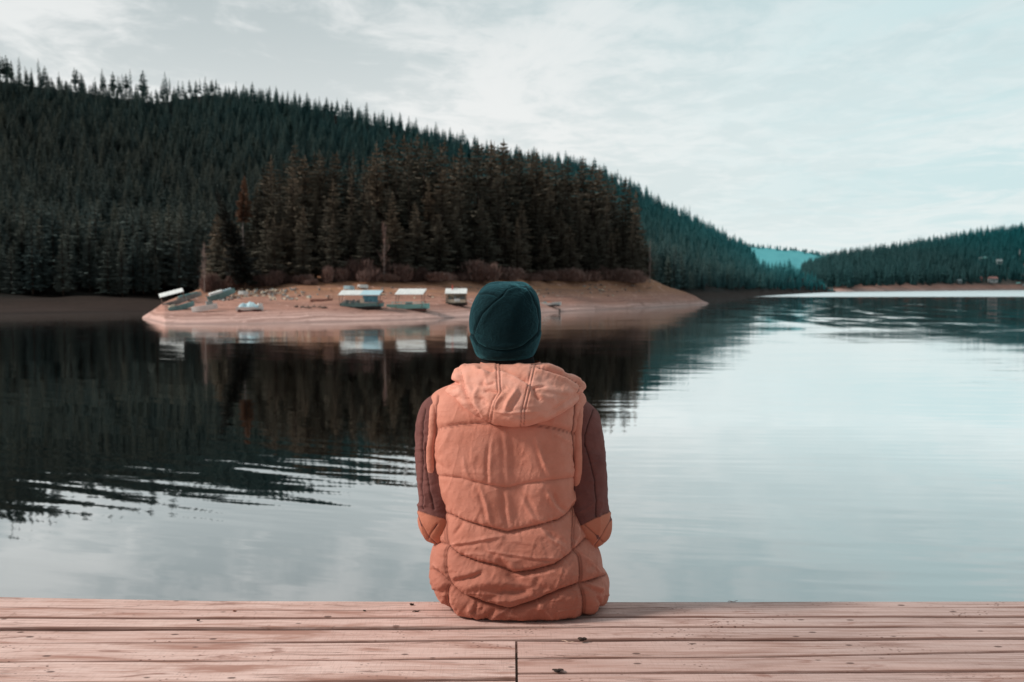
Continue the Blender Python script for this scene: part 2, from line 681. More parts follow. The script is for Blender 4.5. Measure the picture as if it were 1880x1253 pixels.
terrain_mesh('peninsula_ground', np.concatenate([np.linspace(262, 390, 50), np.linspace(393, 1150, 130), np.linspace(1153, 1302, 50)]),
             lambda px: (lambda d0, d1, p1, d2, z2, d3: np.concatenate([np.linspace(d0 - 2, d1, 40), np.linspace(d1, d2, 18)[1:], np.linspace(d2, d3 + 2, 14)[1:]]))(*interp_ctrl(px, PEN)),
             pen_z, M_sand, .22, 6.0)
terrain_mesh('hillside_ground', np.linspace(-900, 1532, 300),
             lambda px: (lambda d0, d1, z1, d2, z2: np.concatenate([np.linspace(d0 - 4, d1, 16), np.linspace(d1, d2, 60)[1:], np.linspace(d2, d2 + 160, 6)[1:]]))(*hill_ctrl(px)),
             hill_z, M_bank, .9, 25.0)
terrain_mesh('far_shore_ground', np.linspace(1470, 2700, 160),
             lambda px: (lambda d0, d1, p1, d2, p2: np.concatenate([np.linspace(d0 - 6, d1, 12), np.linspace(d1, d2, 40)[1:], np.linspace(d2, d2 + 300, 5)[1:]]))(*interp_ctrl(px, RHILL)),
             rhill_z, M_rbank, 1.6, 40.0)
FAR = [(1200, 425), (1370, 445), (1400, 447), (1470, 455), (1540, 466), (1600, 475), (1700, 482), (1900, 470), (2400, 440)]


def far_rows(px):
    return np.linspace(2500, 3300, 14)


def far_z(px, D):
    a = np.asarray(FAR, float)
    top = zat(np.interp(px, a[:, 0], a[:, 1]), 3200.0) - 12
    return ZW + (top - ZW) * np.clip((D - 2500) / 700, 0, 1) ** .8


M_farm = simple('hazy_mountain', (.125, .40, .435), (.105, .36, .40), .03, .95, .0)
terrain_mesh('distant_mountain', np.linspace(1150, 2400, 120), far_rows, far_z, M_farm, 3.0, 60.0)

# ------------------------------------------------------------------ trees
def foliage_mat(name, c1, c2, tip, hazec=None, hz0=0, hz1=1):
    t = NT(name)
    r = t.rand()
    p = t.pos()
    o = t.obj()
    nz = t.noise(t.mapping(o, (.8, .8, .8)), 1.0, 3, .6)
    c = t.mix(t.math('ADD', t.math('MULTIPLY', r, .7), t.math('MULTIPLY', nz, .45), clamp=True), c1, c2)
    r2 = t.math('FRACT', t.math('MULTIPLY', r, 17.31))
    c = t.mix(t.ramp(r2, .70, .95, 0, .55), c, tip)
    r3 = t.math('FRACT', t.math('MULTIPLY', r, 41.7))
    c = t.mix(t.ramp(r3, .45, 1.0, 0, .55), c, tuple(k * .45 for k in c1))
    x, y, z = t.xyz(o)
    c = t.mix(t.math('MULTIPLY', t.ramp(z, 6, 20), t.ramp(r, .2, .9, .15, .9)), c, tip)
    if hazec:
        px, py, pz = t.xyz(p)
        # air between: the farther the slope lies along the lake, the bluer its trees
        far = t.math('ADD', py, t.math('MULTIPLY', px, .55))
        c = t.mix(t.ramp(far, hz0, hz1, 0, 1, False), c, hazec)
    t.bsdf(c, .85, None, .12)
    return t.m


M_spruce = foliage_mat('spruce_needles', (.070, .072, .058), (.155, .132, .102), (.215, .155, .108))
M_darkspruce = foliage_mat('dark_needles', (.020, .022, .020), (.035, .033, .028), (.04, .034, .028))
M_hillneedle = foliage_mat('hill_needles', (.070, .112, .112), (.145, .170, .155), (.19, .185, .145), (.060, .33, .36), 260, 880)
M_rneedle = foliage_mat('far_shore_needles', (.035, .13, .14), (.08, .19, .195), (.08, .19, .195), (.02, .26, .29), 1750, 2600)  # base colours already carry the haze over the far shore
M_fneedle = foliage_mat('distant_needles', (.15, .50, .54), (.16, .52, .56), (.16, .52, .56))  # distant haze put into the needle colour
M_bark = simple('bark', (.10, .075, .06), (.055, .042, .036), 6, .9, .1, .02)
M_palebark = simple('pale_bark', (.34, .29, .27), (.20, .16, .15), 5, .85, .1)
M_brownleaf = foliage_mat('dry_brush_twigs', (.15, .095, .085), (.27, .175, .150), (.27, .175, .150))
M_greybrush = foliage_mat('grey_twigs', (.33, .25, .225), (.40, .31, .28), (.40, .31, .28))
M_larch = foliage_mat('larch_needles', (.17, .095, .062), (.23, .125, .082), (.23, .125, .082))


def spruce_crown(seed, H, R, whorls, nbr, base=.06, lean=0.0, droop=.35, thin=1.0, bend=1.6):
    r = np.random.default_rng(seed)
    V, Fc = [], []

    def tri(a, b, c):
        n = len(V)
        V.extend((a, b, c))
        Fc.append((n, n + 1, n + 2))

    def axis(h):
        return np.array([lean * (max(h, 0) / H) ** bend * H, 0, h])
    for w in range(whorls):
        u = (w + r.uniform(-.3, .3)) / whorls
        u = min(max(u, 0), .985)
        h = H * (base + (1 - base) * u)
        rr = R * (1 - u) ** .74 * r.uniform(.66, 1.22) + .14
        if u < .15:
            rr *= .7 + 2 * u
        n = max(4, int(nbr * (1 - .45 * u)))
        a0 = r.uniform(0, 6.28)
        for k in range(n):
            if r.random() < .1 * thin:
                continue
            az = a0 + 6.283 * k / n + r.uniform(-.35, .35)
            L = rr * r.uniform(.65, 1.2)
            d = np.array([math.cos(az), math.sin(az), 0])
            sd = np.array([-math.sin(az), math.cos(az), 0])
            p0 = axis(h)
            dr = droop * (1 - u * .9) + r.uniform(-.12, .15)

            def pt(s):
                return p0 + d * L * s + np.array([0, 0, L * (.10 * s - dr * s * s + .12 * s ** 4)])
            m = 5 if L > 1.0 else 4 if L > .6 else 3
            for q in range(m):
                s0 = .12 + .8 * q / m
                s1 = min(1.0, s0 + .95 / m + r.uniform(0, .14))
                a, b = pt(s0), pt(s1)
                wv = L * (.30 * (1.05 - s0)) * r.uniform(.7, 1.4) + .07
                for sg in (-1, 1):
                    c = a * .35 + b * .65 + sd * sg * wv + np.array([0, 0, -wv * r.uniform(.1, .7)])
                    tri(a, b, c)
                c = a * .5 + b * .5 + np.array([0, 0, -1]) * (wv * r.uniform(.5, 1.2) + .08) + sd * r.uniform(-.25, .25) * wv
                tri(a, b, c)
            tri(pt(.8) + sd * .06, pt(.8) - sd * .06, pt(1.16))
    top = axis(H)
    for k in range(5):
        az = r.uniform(0, 6.28)
        d = np.array([math.cos(az), math.sin(az), 0])
        sd = np.array([-math.sin(az), math.cos(az), 0]) * .07
        a = axis(H * (.90 + .012 * k))
        tri(a + sd, a - sd, top + d * .05 + np.array([0, 0, .35 - .06 * k]))
    me = mesh('crown', np.array(V), Fc)
    return me


def trunk_mesh(H, r0, lean=0.0, name='trunk', top=.97):
    pts = [(lean * t ** (1.15 if lean < -.1 else 1.6) * H, 0, -.6 + t * H) for t in np.linspace(0, top, 7)]
    V, Fc = tube_vf(pts, [r0 * (1 - .92 * i / 6) for i in range(7)], 7)
    return mesh(name, V, Fc, True)


SPR = []
for k, (H, R, wh, nb) in enumerate([(16, 2.9, 30, 9), (16, 2.5, 32, 9), (16, 3.3, 30, 10), (16, 2.2, 30, 8), (16, 2.7, 34, 9), (16, 3.0, 28, 8)]):
    cm = spruce_crown(100 + k, H, R, wh, nb, .04 if k % 2 else .09)
    cm.materials.append(M_spruce)
    ch = cm.copy()
    ch.materials.clear()
    ch.materials.append(M_hillneedle)
    tm = trunk_mesh(H, .24)
    tm.materials.append(M_bark)
    SPR.append((cm, ch, tm))
# thin ridge-top pines with bare lower stems
RPN = []
for k in range(3):
    cm = spruce_crown(300 + k, 17, 1.7 + .3 * k, 24, 8, .30 + .06 * k, 0, .25, 1.5)
    cm.materials.append(M_hillneedle)
    tm = trunk_mesh(17, .20)
    tm.materials.append(M_bark)
    RPN.append((cm, cm, tm))


def plant_tree(kind, hill, loc, H, rz, name, label, group, fat=1.0, baseH=16.0):
    cm, ch, tm = kind
    e = empty(name, loc, rz, label=label, cat='tree', group=group)
    s = H / baseH
    e.scale = (s * fat, s * fat, s)
    link_part('trunk', tm, e)
    link_part('crown', ch if hill else cm, e)
    return e


def link_part(name, me, parent):
    o = bpy.data.objects.new(name, me)
    COL.objects.link(o)
    o.parent = parent
    return o


# --- the stand on the peninsula
PTOP = [(385, 470), (404, 395), (420, 372), (440, 410), (465, 410), (474, 330), (490, 296), (530, 280), (580, 270), (610, 292), (650, 276), (690, 268), (760, 262), (830, 262), (870, 272), (900, 258),
        (950, 272), (1000, 282), (1060, 292), (1100, 312), (1140, 332), (1160, 352), (1175, 410), (1195, 470)]
pt = np.asarray(PTOP, float)
G_pen = 'dark spruces packed together in the stand on the sandy peninsula'
L_pen = 'dark brownish green spruce in the dense stand behind the sandy beach'
pen_trees = []


def pen_spot(px, D):
    return np.array([float(xat(px, D)), D, float(pen_z(np.array([px]), np.array([D]))[0])])


rr_ = random.Random(5)
for row, (dd, step, frac) in enumerate([(2.0, 44, .54), (6.5, 36, .66), (12, 32, .82), (19, 31, .93), (28, 30, .98), (38, 30, 1.0)]):
    px = 392 + rr_.uniform(0, step)
    while px < 1190:
        d0, d1, p1, d2, z2, d3 = [float(v) for v in interp_ctrl(px, PEN)]
        D = d1 + dd + rr_.uniform(-1.2, 1.6)
        if D < d3 - 4:
            X, Y, Z = pen_spot(px, D)
            topz = float(zat(np.interp(px, pt[:, 0], pt[:, 1]) + rr_.uniform(-8, 14), D))
            Hf = topz - Z
            H = Hf * frac * rr_.uniform(.70, 1.10) if row < 3 else Hf * rr_.uniform(.92, 1.08)
            H = max(4.0, min(H, 31))
            if px > 1150:
                H = min(H, Hf)
            fat = 1.55 if H < 12 else 1.25
            fat = fat * rr_.uniform(.85, 1.15) * (1.2 if H < 8 else 1.0)
            pen_trees.append(plant_tree(SPR[rr_.randrange(6)], False, (X, Y, Z - .1), H, rr_.uniform(0, 6.28), 'spruce_tree', L_pen, G_pen, fat))
        px += step * rr_.uniform(.75, 1.3)

# right-hand end of the stand: one spruce whose flank slopes down to the beach
X, Y, Z = pen_spot(1166, 224)
plant_tree(SPR[4], False, (X, Y, Z), float(zat(350, 224)) - Z, 1.0, 'spruce_tree', 'tall spruce standing at the very end of the stand, beside the point of the beach', None, .95)

# leaning dark spruce and the orange larch behind it
lm = spruce_crown(401, 16, 2.7, 46, 13, .08, -.30, .30, .5, 1.15)
lm.materials.append(M_darkspruce)
lt = trunk_mesh(16, .24, -.29)
lt.materials.append(M_bark)
X, Y, Z = pen_spot(456, 149.5)
e = empty('leaning_spruce', (X, Y, Z), 0, label='dark spruce leaning hard over to one side in front of the orange larch', cat='tree')
e.scale = (.93, .93, .93)
link_part('trunk', lt, e)
link_part('crown', lm, e)
lm = spruce_crown(402, 16, 1.35, 34, 10, .58, .02, .2, 1.2)
lm.materials.append(M_larch)
X, Y, Z = pen_spot(449, 170)
e = empty('larch_tree', (X, Y, Z), 0, label='slim larch with rusty orange needles above the dark spruces', cat='tree')
s = (float(zat(325, 170)) - Z) / 16
e.scale = (s, s, s)
link_part('trunk', trunk_mesh(16, .2), e).data.materials.append(M_palebark)
link_part('crown', lm, e)


def twig_crown(seed, n, H, R, shape='dome', w=.05, L=1.0):
    """bare brush: many thin twigs fanning up from the base through a rounded volume"""
    r = np.random.default_rng(seed)
    V, Fc = [], []
    for i in range(n):
        a = r.uniform(0, 6.28)
        el = math.acos(r.uniform(0.02, 1)) if shape == 'dome' else r.uniform(.1, .8)
        d = np.array([math.cos(a) * math.sin(el), math.sin(a) * math.sin(el), math.cos(el)])
        if shape == 'dome':
            e = d * np.array([R, R, H]) * r.uniform(.45, 1.0) ** .6
            dirn = d * .5 + np.array([0, 0, .6]) + r.normal(0, .35, 3)
        else:
            h = H * r.uniform(.15, .9)
            e = np.array([0, 0, h]) + d * R * r.uniform(.3, 1.0) * (1.15 - h / H)
            dirn = d + np.array([0, 0, .6]) + r.normal(0, .3, 3)
        dirn /= np.linalg.norm(dirn)
        l = L * r.uniform(.5, 1.2)
        s = np.cross(dirn, r.normal(0, 1, 3))
        s = s / np.linalg.norm(s) * w * r.uniform(.6, 1.5)
        a0 = e - dirn * l * .6
        k = len(V)
        V += [a0 + s, a0 - s, e + dirn * l * .4]
        Fc.append((k, k + 1, k + 2))
    return mesh('twigs', np.array(V), Fc)


def bush_mesh(seed):
    """a thicket of several overlapping uneven clumps of bare twigs"""
    r = np.random.default_rng(seed)
    V, Fc = [], []
    for q in range(r.integers(5, 8)):
        ox, oy = r.uniform(-1.5, 1.5), r.uniform(-1.0, 1.0)
        hh = r.uniform(.9, 2.3) * (1 - .22 * abs(ox))
        rad = r.uniform(.55, 1.0)
        for i in range(int(230 * hh)):
            a = r.uniform(0, 6.28)
            u = r.uniform(0, 1) ** .7
            w = rad * (.35 + .75 * math.sin(math.pi * min(1, u * .75 + .12))) * math.sqrt(r.uniform(0, 1))
            p = np.array([ox + w * math.cos(a), oy + w * math.sin(a), hh * u])
            d = np.array([math.cos(a) * .5 * w, math.sin(a) * .5 * w, .9]) + r.normal(0, .28, 3)
            d /= np.linalg.norm(d)
            s = np.cross(d, r.normal(0, 1, 3))
            s = s / np.linalg.norm(s) * r.uniform(.02, .06)
            l = r.uniform(.25, .75)
            k = len(V)
            V += [p + s, p - s, p + d * l]
            Fc.append((k, k + 1, k + 2))
    return mesh('twigs', np.array(V), Fc)


BUSH = []
for k in range(8):
    b = bush_mesh(500 + k)
    b.materials.append(M_brownleaf)
    BUSH.append(b)
rb = random.Random(9)
L_b = 'bare brown rounded bush at the foot of the spruces along the beach'
G_b = 'bare brown bushes along the edge of the spruce stand'
for px, w_, h_ in [(385, 30, 36), (408, 34, 26), (432, 40, 30), (462, 44, 38), (486, 30, 26), (512, 36, 34), (538, 46, 28), (568, 34, 24), (600, 38, 30), (634, 44, 26),
                   (668, 60, 40), (704, 34, 26), (735, 44, 34), (766, 40, 28), (806, 58, 34), (845, 36, 26), (880, 60, 42), (925, 44, 30), (965, 40, 28), (1000, 42, 26),
                   (1040, 54, 30), (1080, 50, 32), (1118, 46, 32), (1148, 40, 30), (1172, 26, 22)]:
    d1 = float(interp_ctrl(px, PEN)[1])
    D = d1 + rb.uniform(-1.0, .8)
    X, Y, Z = pen_spot(px, D)
    e = link('bare_bush', BUSH[rb.randrange(8)])
    e.location = (X, Y, Z - .15)
    e.rotation_euler = (0, 0, rb.uniform(0, 6))
    m_ = D / F
    e.scale = (w_ * m_ / 2.3 * rb.uniform(.8, 1.35), w_ * m_ / 3.0, h_ * m_ / 2.2 * rb.uniform(.6, 1.1))
    tag(e, L_b, 'bush', G_b)


def bare_tree(px, py_top, D, R, n, w, label, mat_t, mat_c, seed, L=1.3):
    X, Y, Z = pen_spot(px, D)
    H = float(zat(py_top, D)) - Z
    e = empty('bare_tree', (X, Y, Z), 0, label=label, cat='tree')
    link_part('trunk', trunk_mesh(H * 1.02, .09, .02), e).data.materials.append(mat_t)
    c = twig_crown(seed, n, H, R, 'tree', w, L)
    c.materials.append(mat_c)
    c.name = 'crown'
    link_part('crown', c, e)


bare_tree(377, 440, 149, 1.6, 120, .03, 'bare pale birch standing alone at the near end of the spruce stand', M_palebark, M_greybrush, 601)
bare_tree(706, 400, 157.5, 2.6, 130, .04, 'bare greyish tree with a fuzzy twig crown among the spruces', M_palebark, M_brownleaf, 602)
bare_tree(1192, 436, 221, 1.0, 70, .04, 'thin bare trunk at the far tip of the spruce stand', M_palebark, M_greybrush, 603)

# --- forest on the hills
rh = random.Random(21)
spots = []
D = 180.0
while D < 880:
    stp = 3.5 if D < 300 else 3.7 if D < 480 else 4.4 if D < 640 else 5.2
    pxs = np.arange(-880, 1532, stp * F / D)
    pxs = pxs + NR.uniform(-.42, .42, len(pxs)) * stp * F / D
    Ds = D + NR.uniform(-.45, .45, len(pxs)) * stp
    d0, d1, z1, d2, z2 = hill_ctrl(pxs)
    ok = (Ds > d1 + 1) & (Ds < d2 + 12)
    Z = hill_z(pxs, Ds)
    for a, b, c, e1, f1, k in zip(pxs, Ds, Z, d1, d2, ok):
        if k:
            spots.append((a, b, c, e1, f1))
    D += stp
spots.sort(key=lambda s: (s[1]))
hill_pts = []
n_ind = 0
G_h1 = 'dark spruces in the front rows at the foot of the wooded hill'
L_h1 = 'dark green spruce in the front rows at the foot of the big wooded hill'
G_h2 = 'spruces in the front rows above the waterline of the long spur'
L_h2 = 'teal green spruce above the waterline of the spur beyond the beach'
BUDGET = 292 - len(pen_trees)
nA = int(BUDGET * .68)
nB = BUDGET - nA
for (px, D, z, d1, d2) in spots:
    X = float(xat(px, D))
    edge = (D - d1) / max(d2 - d1, 1)
    H = (HTREE + 5.0 * max(0, 1 - edge * 5) * (px < 1250)) * rh.uniform(.70, 1.2)
    if px > 1470:
        H *= max(.4, 1 - (px - 1470) / 100)
    if edge < .04:
        H *= rh.uniform(.7, 1.0)
    ridge = D > d2 - 14
    sparse = ridge and px < 420
    if sparse and rh.random() < .5:
        continue
    fat = rh.uniform(.95, 1.45)
    if ridge:
        H *= rh.choice([.6, .75, .9, 1.0, 1.15])
    if nA > 0 and px < 372 and px > -60:
        plant_tree(SPR[rh.randrange(6)], True, (X, D, z - .3), H * 1.08, rh.uniform(0, 6.28), 'spruce_tree', L_h1, G_h1, fat)
        nA -= 1
        continue
    if nB > 0 and px > 1205 and D < d1 + 14:
        plant_tree(SPR[rh.randrange(6)], True, (X, D, z - .3), H, rh.uniform(0, 6.28), 'spruce_tree', L_h2, G_h2, fat)
        nB -= 1
        continue
    k = rh.randrange(6)
    if ridge and (sparse or rh.random() < .2):
        k = 6 + rh.randrange(3)
        H *= 1.3 if px < 420 else .9
        fat *= .85
    hill_pts.append((X, D, z - .3, H / 16, fat, k))


def scatter(name, pts, protos, label, cat, mat_override=None):
    """a forest mass: one object whose points carry tree crowns"""
    pts = np.asarray(pts, float)
    me = bpy.data.meshes.new(name)
    me.from_pydata(pts[:, :3].tolist(), [], [])
    n = len(pts)
    a = me.attributes.new('tree_scale', 'FLOAT_VECTOR', 'POINT')
    a.data.foreach_set('vector', np.stack([pts[:, 3] * pts[:, 4], pts[:, 3] * pts[:, 4], pts[:, 3]], 1).astype(np.float32).ravel())
    a = me.attributes.new('tree_turn', 'FLOAT_VECTOR', 'POINT')
    rot = np.zeros((n, 3), np.float32)
    rot[:, 2] = NR.uniform(0, 6.28, n)
    rot[:, :2] = NR.normal(0, .02, (n, 2))
    a.data.foreach_set('vector', rot.ravel())
    a = me.attributes.new('tree_kind', 'INT', 'POINT')
    a.data.foreach_set('value', pts[:, 5].astype(np.int32))
    o = link(name, me)
    g = bpy.data.node_groups.new(name, 'GeometryNodeTree')
    g.interface.new_socket('Geometry', in_out='INPUT', socket_type='NodeSocketGeometry')
    g.interface.new_socket('Geometry', in_out='OUTPUT', socket_type='NodeSocketGeometry')
    N = g.nodes
    gi, go = N.new('NodeGroupInput'), N.new('NodeGroupOutput')
    g2i = N.new('GeometryNodeGeometryToInstance')
    for po in reversed(protos):
        oi = N.new('GeometryNodeObjectInfo')
        oi.inputs['Object'].default_value = po
        g.links.new(oi.outputs['Geometry'], g2i.inputs[0])
    iop = N.new('GeometryNodeInstanceOnPoints')
    iop.inputs['Pick Instance'].default_value = True

    def at(nm, ty):
        q = N.new('GeometryNodeInputNamedAttribute')
        q.data_type = ty
        q.inputs[0].default_value = nm
        return [s for s in q.outputs if s.enabled][0]
    g.links.new(gi.outputs[0], iop.inputs['Points'])
    g.links.new(g2i.outputs[0], iop.inputs['Instance'])
    g.links.new(at('tree_kind', 'INT'), iop.inputs['Instance Index'])
    g.links.new(at('tree_turn', 'FLOAT_VECTOR'), iop.inputs['Rotation'])
    g.links.new(at('tree_scale', 'FLOAT_VECTOR'), iop.inputs['Scale'])
    last = iop.outputs[0]
    if mat_override is not None:
        sm = N.new('GeometryNodeSetMaterial')
        sm.inputs['Material'].default_value = mat_override
        g.links.new(last, sm.inputs[0])
        last = sm.outputs[0]
    g.links.new(last, go.inputs[0])
    md = o.modifiers.new('forest', 'NODES')
    md.node_group = g
    return tag(o, label, cat, None, 'stuff')


# one tree of every kind stands at the far end of the wood, out past the frame; the forest masses repeat their crowns
proto_objs = []
hp = [s for s in spots if s[0] < -820 and s[1] > 250][:9]
for k in range(9):
    px, D, z, d1, d2 = hp[k]
    e = plant_tree((SPR + RPN)[k], True, (float(xat(px, D)), D, z - .3), 15, 0, 'spruce_tree', 'spruce on the wooded hill far beyond the edge of the view', 'spruces on the hill beyond the view')
    proto_objs.append([c for c in e.children if c.name.startswith('crown')][0])
scatter('hillside_forest', hill_pts, proto_objs, 'dense dark conifer forest covering the big hill behind the peninsula', 'forest')

rp = []
D = 930.0
while D < 2350:
    stp = 8.5
    pxs = np.arange(1475, 2150, stp * F / D)
    pxs = pxs + NR.uniform(-.45, .45, len(pxs)) * stp * F / D
    Ds = D + NR.uniform(-.45, .45, len(pxs)) * stp
    d0, d1, p1, d2, p2 = interp_ctrl(pxs, RHILL)
    Z = rhill_z(pxs, Ds)
    for a, b, c, e1, f1 in zip(pxs, Ds, Z, d1, d2):
        if e1 + 2 < b < f1 + 14:
            rp.append((float(xat(a, b)), b, c - .5, rh.uniform(.85, 1.5), rh.uniform(.95, 1.3), rh.randrange(6)))
    D += stp
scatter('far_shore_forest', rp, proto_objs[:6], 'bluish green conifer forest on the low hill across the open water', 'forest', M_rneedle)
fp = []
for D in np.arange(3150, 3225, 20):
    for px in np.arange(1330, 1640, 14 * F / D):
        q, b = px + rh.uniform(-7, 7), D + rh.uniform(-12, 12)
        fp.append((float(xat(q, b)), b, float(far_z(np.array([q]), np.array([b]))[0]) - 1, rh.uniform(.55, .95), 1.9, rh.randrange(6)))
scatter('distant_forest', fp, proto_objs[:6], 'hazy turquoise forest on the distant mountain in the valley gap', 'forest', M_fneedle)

# ------------------------------------------------------------------ boats and things on the beach
M_white = simple('white_sheet', (.80, .80, .78), (.68, .69, .68), 1.5, .55)
M_paleblue = simple('pale_blue_sheet', (.50, .68, .74), (.42, .60, .68), 1.5, .55)
M_blue = simple('blue_lattice', (.16, .38, .46), (.09, .24, .32), 3, .6)
M_turq = simple('turquoise_paint', (.30, .62, .58), (.25, .52, .50), 2, .5)
M_dkred = simple('oxide_red', (.14, .055, .045), (.09, .04, .035), 3, .7)
M_dark = simple('dark_tar', (.030, .026, .026), (.05, .04, .038), 3, .7)
M_grey = simple('grey_boards', (.30, .32, .31), (.20, .21, .21), 3, .7)
M_teal = simple('faded_teal_paint', (.20, .36, .36), (.13, .25, .26), 3, .6)
M_rust = simple('rusty_pink', (.42, .24, .20), (.32, .17, .14), 3, .7)
M_cream = simple('cream_boards', (.66, .56, .44), (.52, .43, .34), 3, .7)
M_orange = simple('orange_cloth', (.70, .20, .08), (.55, .16, .07), 3, .7)
M_wood = simple('grey_wood', (.24, .17, .14), (.14, .10, .085), 4, .85)
M_red = simple('red_paint', (.55, .09, .06), (.42, .07, .05), 3, .5)


def pen_at(px, py):
    """where the sight line through a beach pixel meets the peninsula"""
    Ds = np.linspace(100, 255, 3000)
    zr = zat(np.full_like(Ds, py), Ds)
    zt = pen_z(np.full_like(Ds, px), Ds)
    k = np.argmax(zr <= zt)
    D = Ds[k]
    return np.array([float(xat(px, D)), D, float(zt[k])])


def hull_vf(L, B, H, bow=.0, flare=.72, rocker=.12, inner=.55):
    n = 13
    V, Fc = [], []
    for i in range(n):
        u = i / (n - 1)
        w = B / 2 * (1 if u < .5 else 1 - (1 - bow) * ((u - .5) / .5) ** 1.8)
        w *= .88 + .12 * min(1, u * 4)
        w = max(w, .02)
        x = -L / 2 + L * u
        zb = rocker * H * (max(0, u - .55) / .45) ** 2 * 2.2
        zt = H * (1 + .18 * max(0, u - .5) * 2)
        wi = max(w - .07, .01)
        zf = zb + (zt - zb) * (1 - inner)
        V += [(x, -w, zt), (x, -w * flare, zb), (x, w * flare, zb), (x, w, zt), (x, wi, zt), (x, wi * .85, zf), (x, -wi * .85, zf), (x, -wi, zt)]
    for i in range(n - 1):
        for k in range(8):
            k2 = (k + 1) % 8
            Fc.append((i * 8 + k, (i + 1) * 8 + k, (i + 1) * 8 + k2, i * 8 + k2))
    Fc += [(0, 1, 2, 3, 4, 5, 6, 7)[::1], tuple((n - 1) * 8 + k for k in range(7, -1, -1))]
    return V, Fc


def boat(name, label, px, py, L, B, H, rz, mat, keel=None, bow=.1, **kw):
    x, y, z = pen_at(px, py)
    e = empty(name, (x, y + B * .3, z + .02), rz, label=label, cat='boat')
    V, Fc = hull_vf(L, B, H, bow, **kw)
    mb = MB().add(V, Fc)
    mb.build('hull', mat, e)
    if keel:
        k = MB()
        k.box((0, 0, .06), (L * .86, B * .78, .30))
        k.build('keel_board', keel, e)
    seats = MB()
    for u in (-.25, .1):
        seats.box((L * u, 0, H * .72), (.26, B * .82, .05))
    seats.build('thwart', M_wood, e)
    return e


def roof(e, cx, L, B, z0, z1, mat, name='canopy', split=None, sy=0.0):
    """lean-to sheet roof, high at the back, on four posts"""
    mb = MB()
    n = 22
    for k, (a, b, m) in enumerate([(-L / 2, L / 2, mat)] if split is None else [(-L / 2, -L / 2 + L * split[0], mat), (-L / 2 + L * split[0] + .02, L / 2, split[1])]):
        V, Fc = [], []
        nn = 14
        for i in range(nn + 1):
            for j in (0, 1):
                for t in (0, 1):
                    x = cx + a + (b - a) * i / nn + (sy if j else 0)
                    V.append((x, -B / 2 + B * j, (z0 if j == 0 else z1) + .05 * t + .025 * (i % 2)))
        for i in range(nn):
            o = i * 4
            p = o + 4
            Fc += [(o + 1, p + 1, p + 3, o + 3), (o, o + 2, p + 2, p), (o, p, p + 1, o + 1), (o + 2, o + 3, p + 3, p + 2)]
        Fc += [(0, 1, 3, 2), (nn * 4, nn * 4 + 2, nn * 4 + 3, nn * 4 + 1)]
        MB().add(V, Fc).build(name, m, e)
    for sx in (-.46, .46):
        for j, zt in ((-.44, z0), (.44, z1)):
            MB().tube([(cx + sx * L, j * B, .3), (cx + sx * L + (sy if j > 0 else 0), j * B, zt)], .045, 6).build('post', M_wood, e)


# long houseboat with a two-tone sheet roof
e = boat('houseboat', 'long houseboat with a white and pale blue sheet roof over a blue lattice side', 664, 566, 5.6, 2.0, .62, .06, M_teal, M_dark, .45)
roof(e, -.35, 5.3, 2.0, 1.62, 2.22, M_white, 'roof', (.52, M_paleblue), .35)
mb = MB()
for i in range(9):
    mb.box((.35 + i * .2, -.9, 1.15), (.05, .03, .9), 0, 0, .5)
    mb.box((.35 + i * .2, -.94, 1.15), (.05, .03, .9), 0, 0, -.5)
mb.box((1.15, -.86, 1.15), (1.9, .02, .85))
mb.build('lattice_side', M_blue, e)
mb = MB()
for i in range(9):
    mb.box((-2.3 + i * .26, -.72 + .1 * (i % 3), .78 + .06 * (i % 2)), (.2, .25, .28 + .1 * (i % 3)), .4 * i)
mb.build('cargo', M_grey, e)
MB().box((.1, -.98, .92), (.5, .06, .55)).build('door_panel', M_cream, e)
MB().box((2.35, -.5, .8), (.6, .5, .4), .3).build('locker', M_rust, e)

# turquoise pontoon with white canopy
e = boat('canopy_boat', 'turquoise flat boat with a plain white canopy roof on posts', 749, 570, 5.6, 2.0, .74, .03, M_turq, M_dkred, .6)
roof(e, .15, 3.7, 2.0, 2.02, 2.75, M_white, 'canopy', None, .42)
mb = MB()
for u in (-2.0, -.9, .9, 2.0):
    mb.tube([(u, -.92, .7), (u, -.92, 1.02)], .03, 6)
mb.tube([(-2.2, -.92, 1.02), (2.2, -.92, 1.02)], .03, 6)
mb.build('rail', M_turq, e)
MB().box((.15, -.6, .85), (.9, .5, .5)).build('cabinet', M_grey, e)
MB().tube([(2.3, -.3, .6), (2.3, -.3, 1.25)], .05, 6).build('mooring_post', M_dark, e)
# cabin raft
x, y, z = pen_at(838, 562)
e = empty('cabin_raft', (x, y + .6, z), .02, label='small cream cabin with a white roof on a dark raft beside the hat', cat='boat')
V, Fc = hull_vf(3.1, 1.9, .42, .75)
MB().add(V, Fc).build('hull', M_dark, e)
mb = MB()
mb.box((-1.42, 0, 1.1), (.12, 1.7, 1.5))
mb.box((1.3, .1, 1.1), (.1, 1.5, 1.4))
mb.box((0, .75, 1.1), (2.6, .08, 1.45))
mb.box((0, -.72, .66), (2.6, .06, .5))
mb.build('wall', M_cream, e)
mb = MB()
for i, m in enumerate((-.9, -.2, .55, 1.0)):
    mb.box((m, -.3, .95 + .12 * (i % 2)), (.42, .4, .55 + .1 * (i % 2)), .2 * i)
mb.build('cargo', M_grey, e)
MB().box((.1, -.76, .82), (.8, .05, .42)).build('hatch', M_white, e)
roof(e, -.05, 3.1, 1.9, 1.72, 2.42, M_white, 'roof')
MB().tube([(-.6, .5, 2.2), (-.6, .5, 3.0)], .09, 8).build('chimney', M_red, e)
MB().box((1.95, -.4, .55), (1.1, .5, .06), 0, 0, .55).build('gangway', M_white, e)
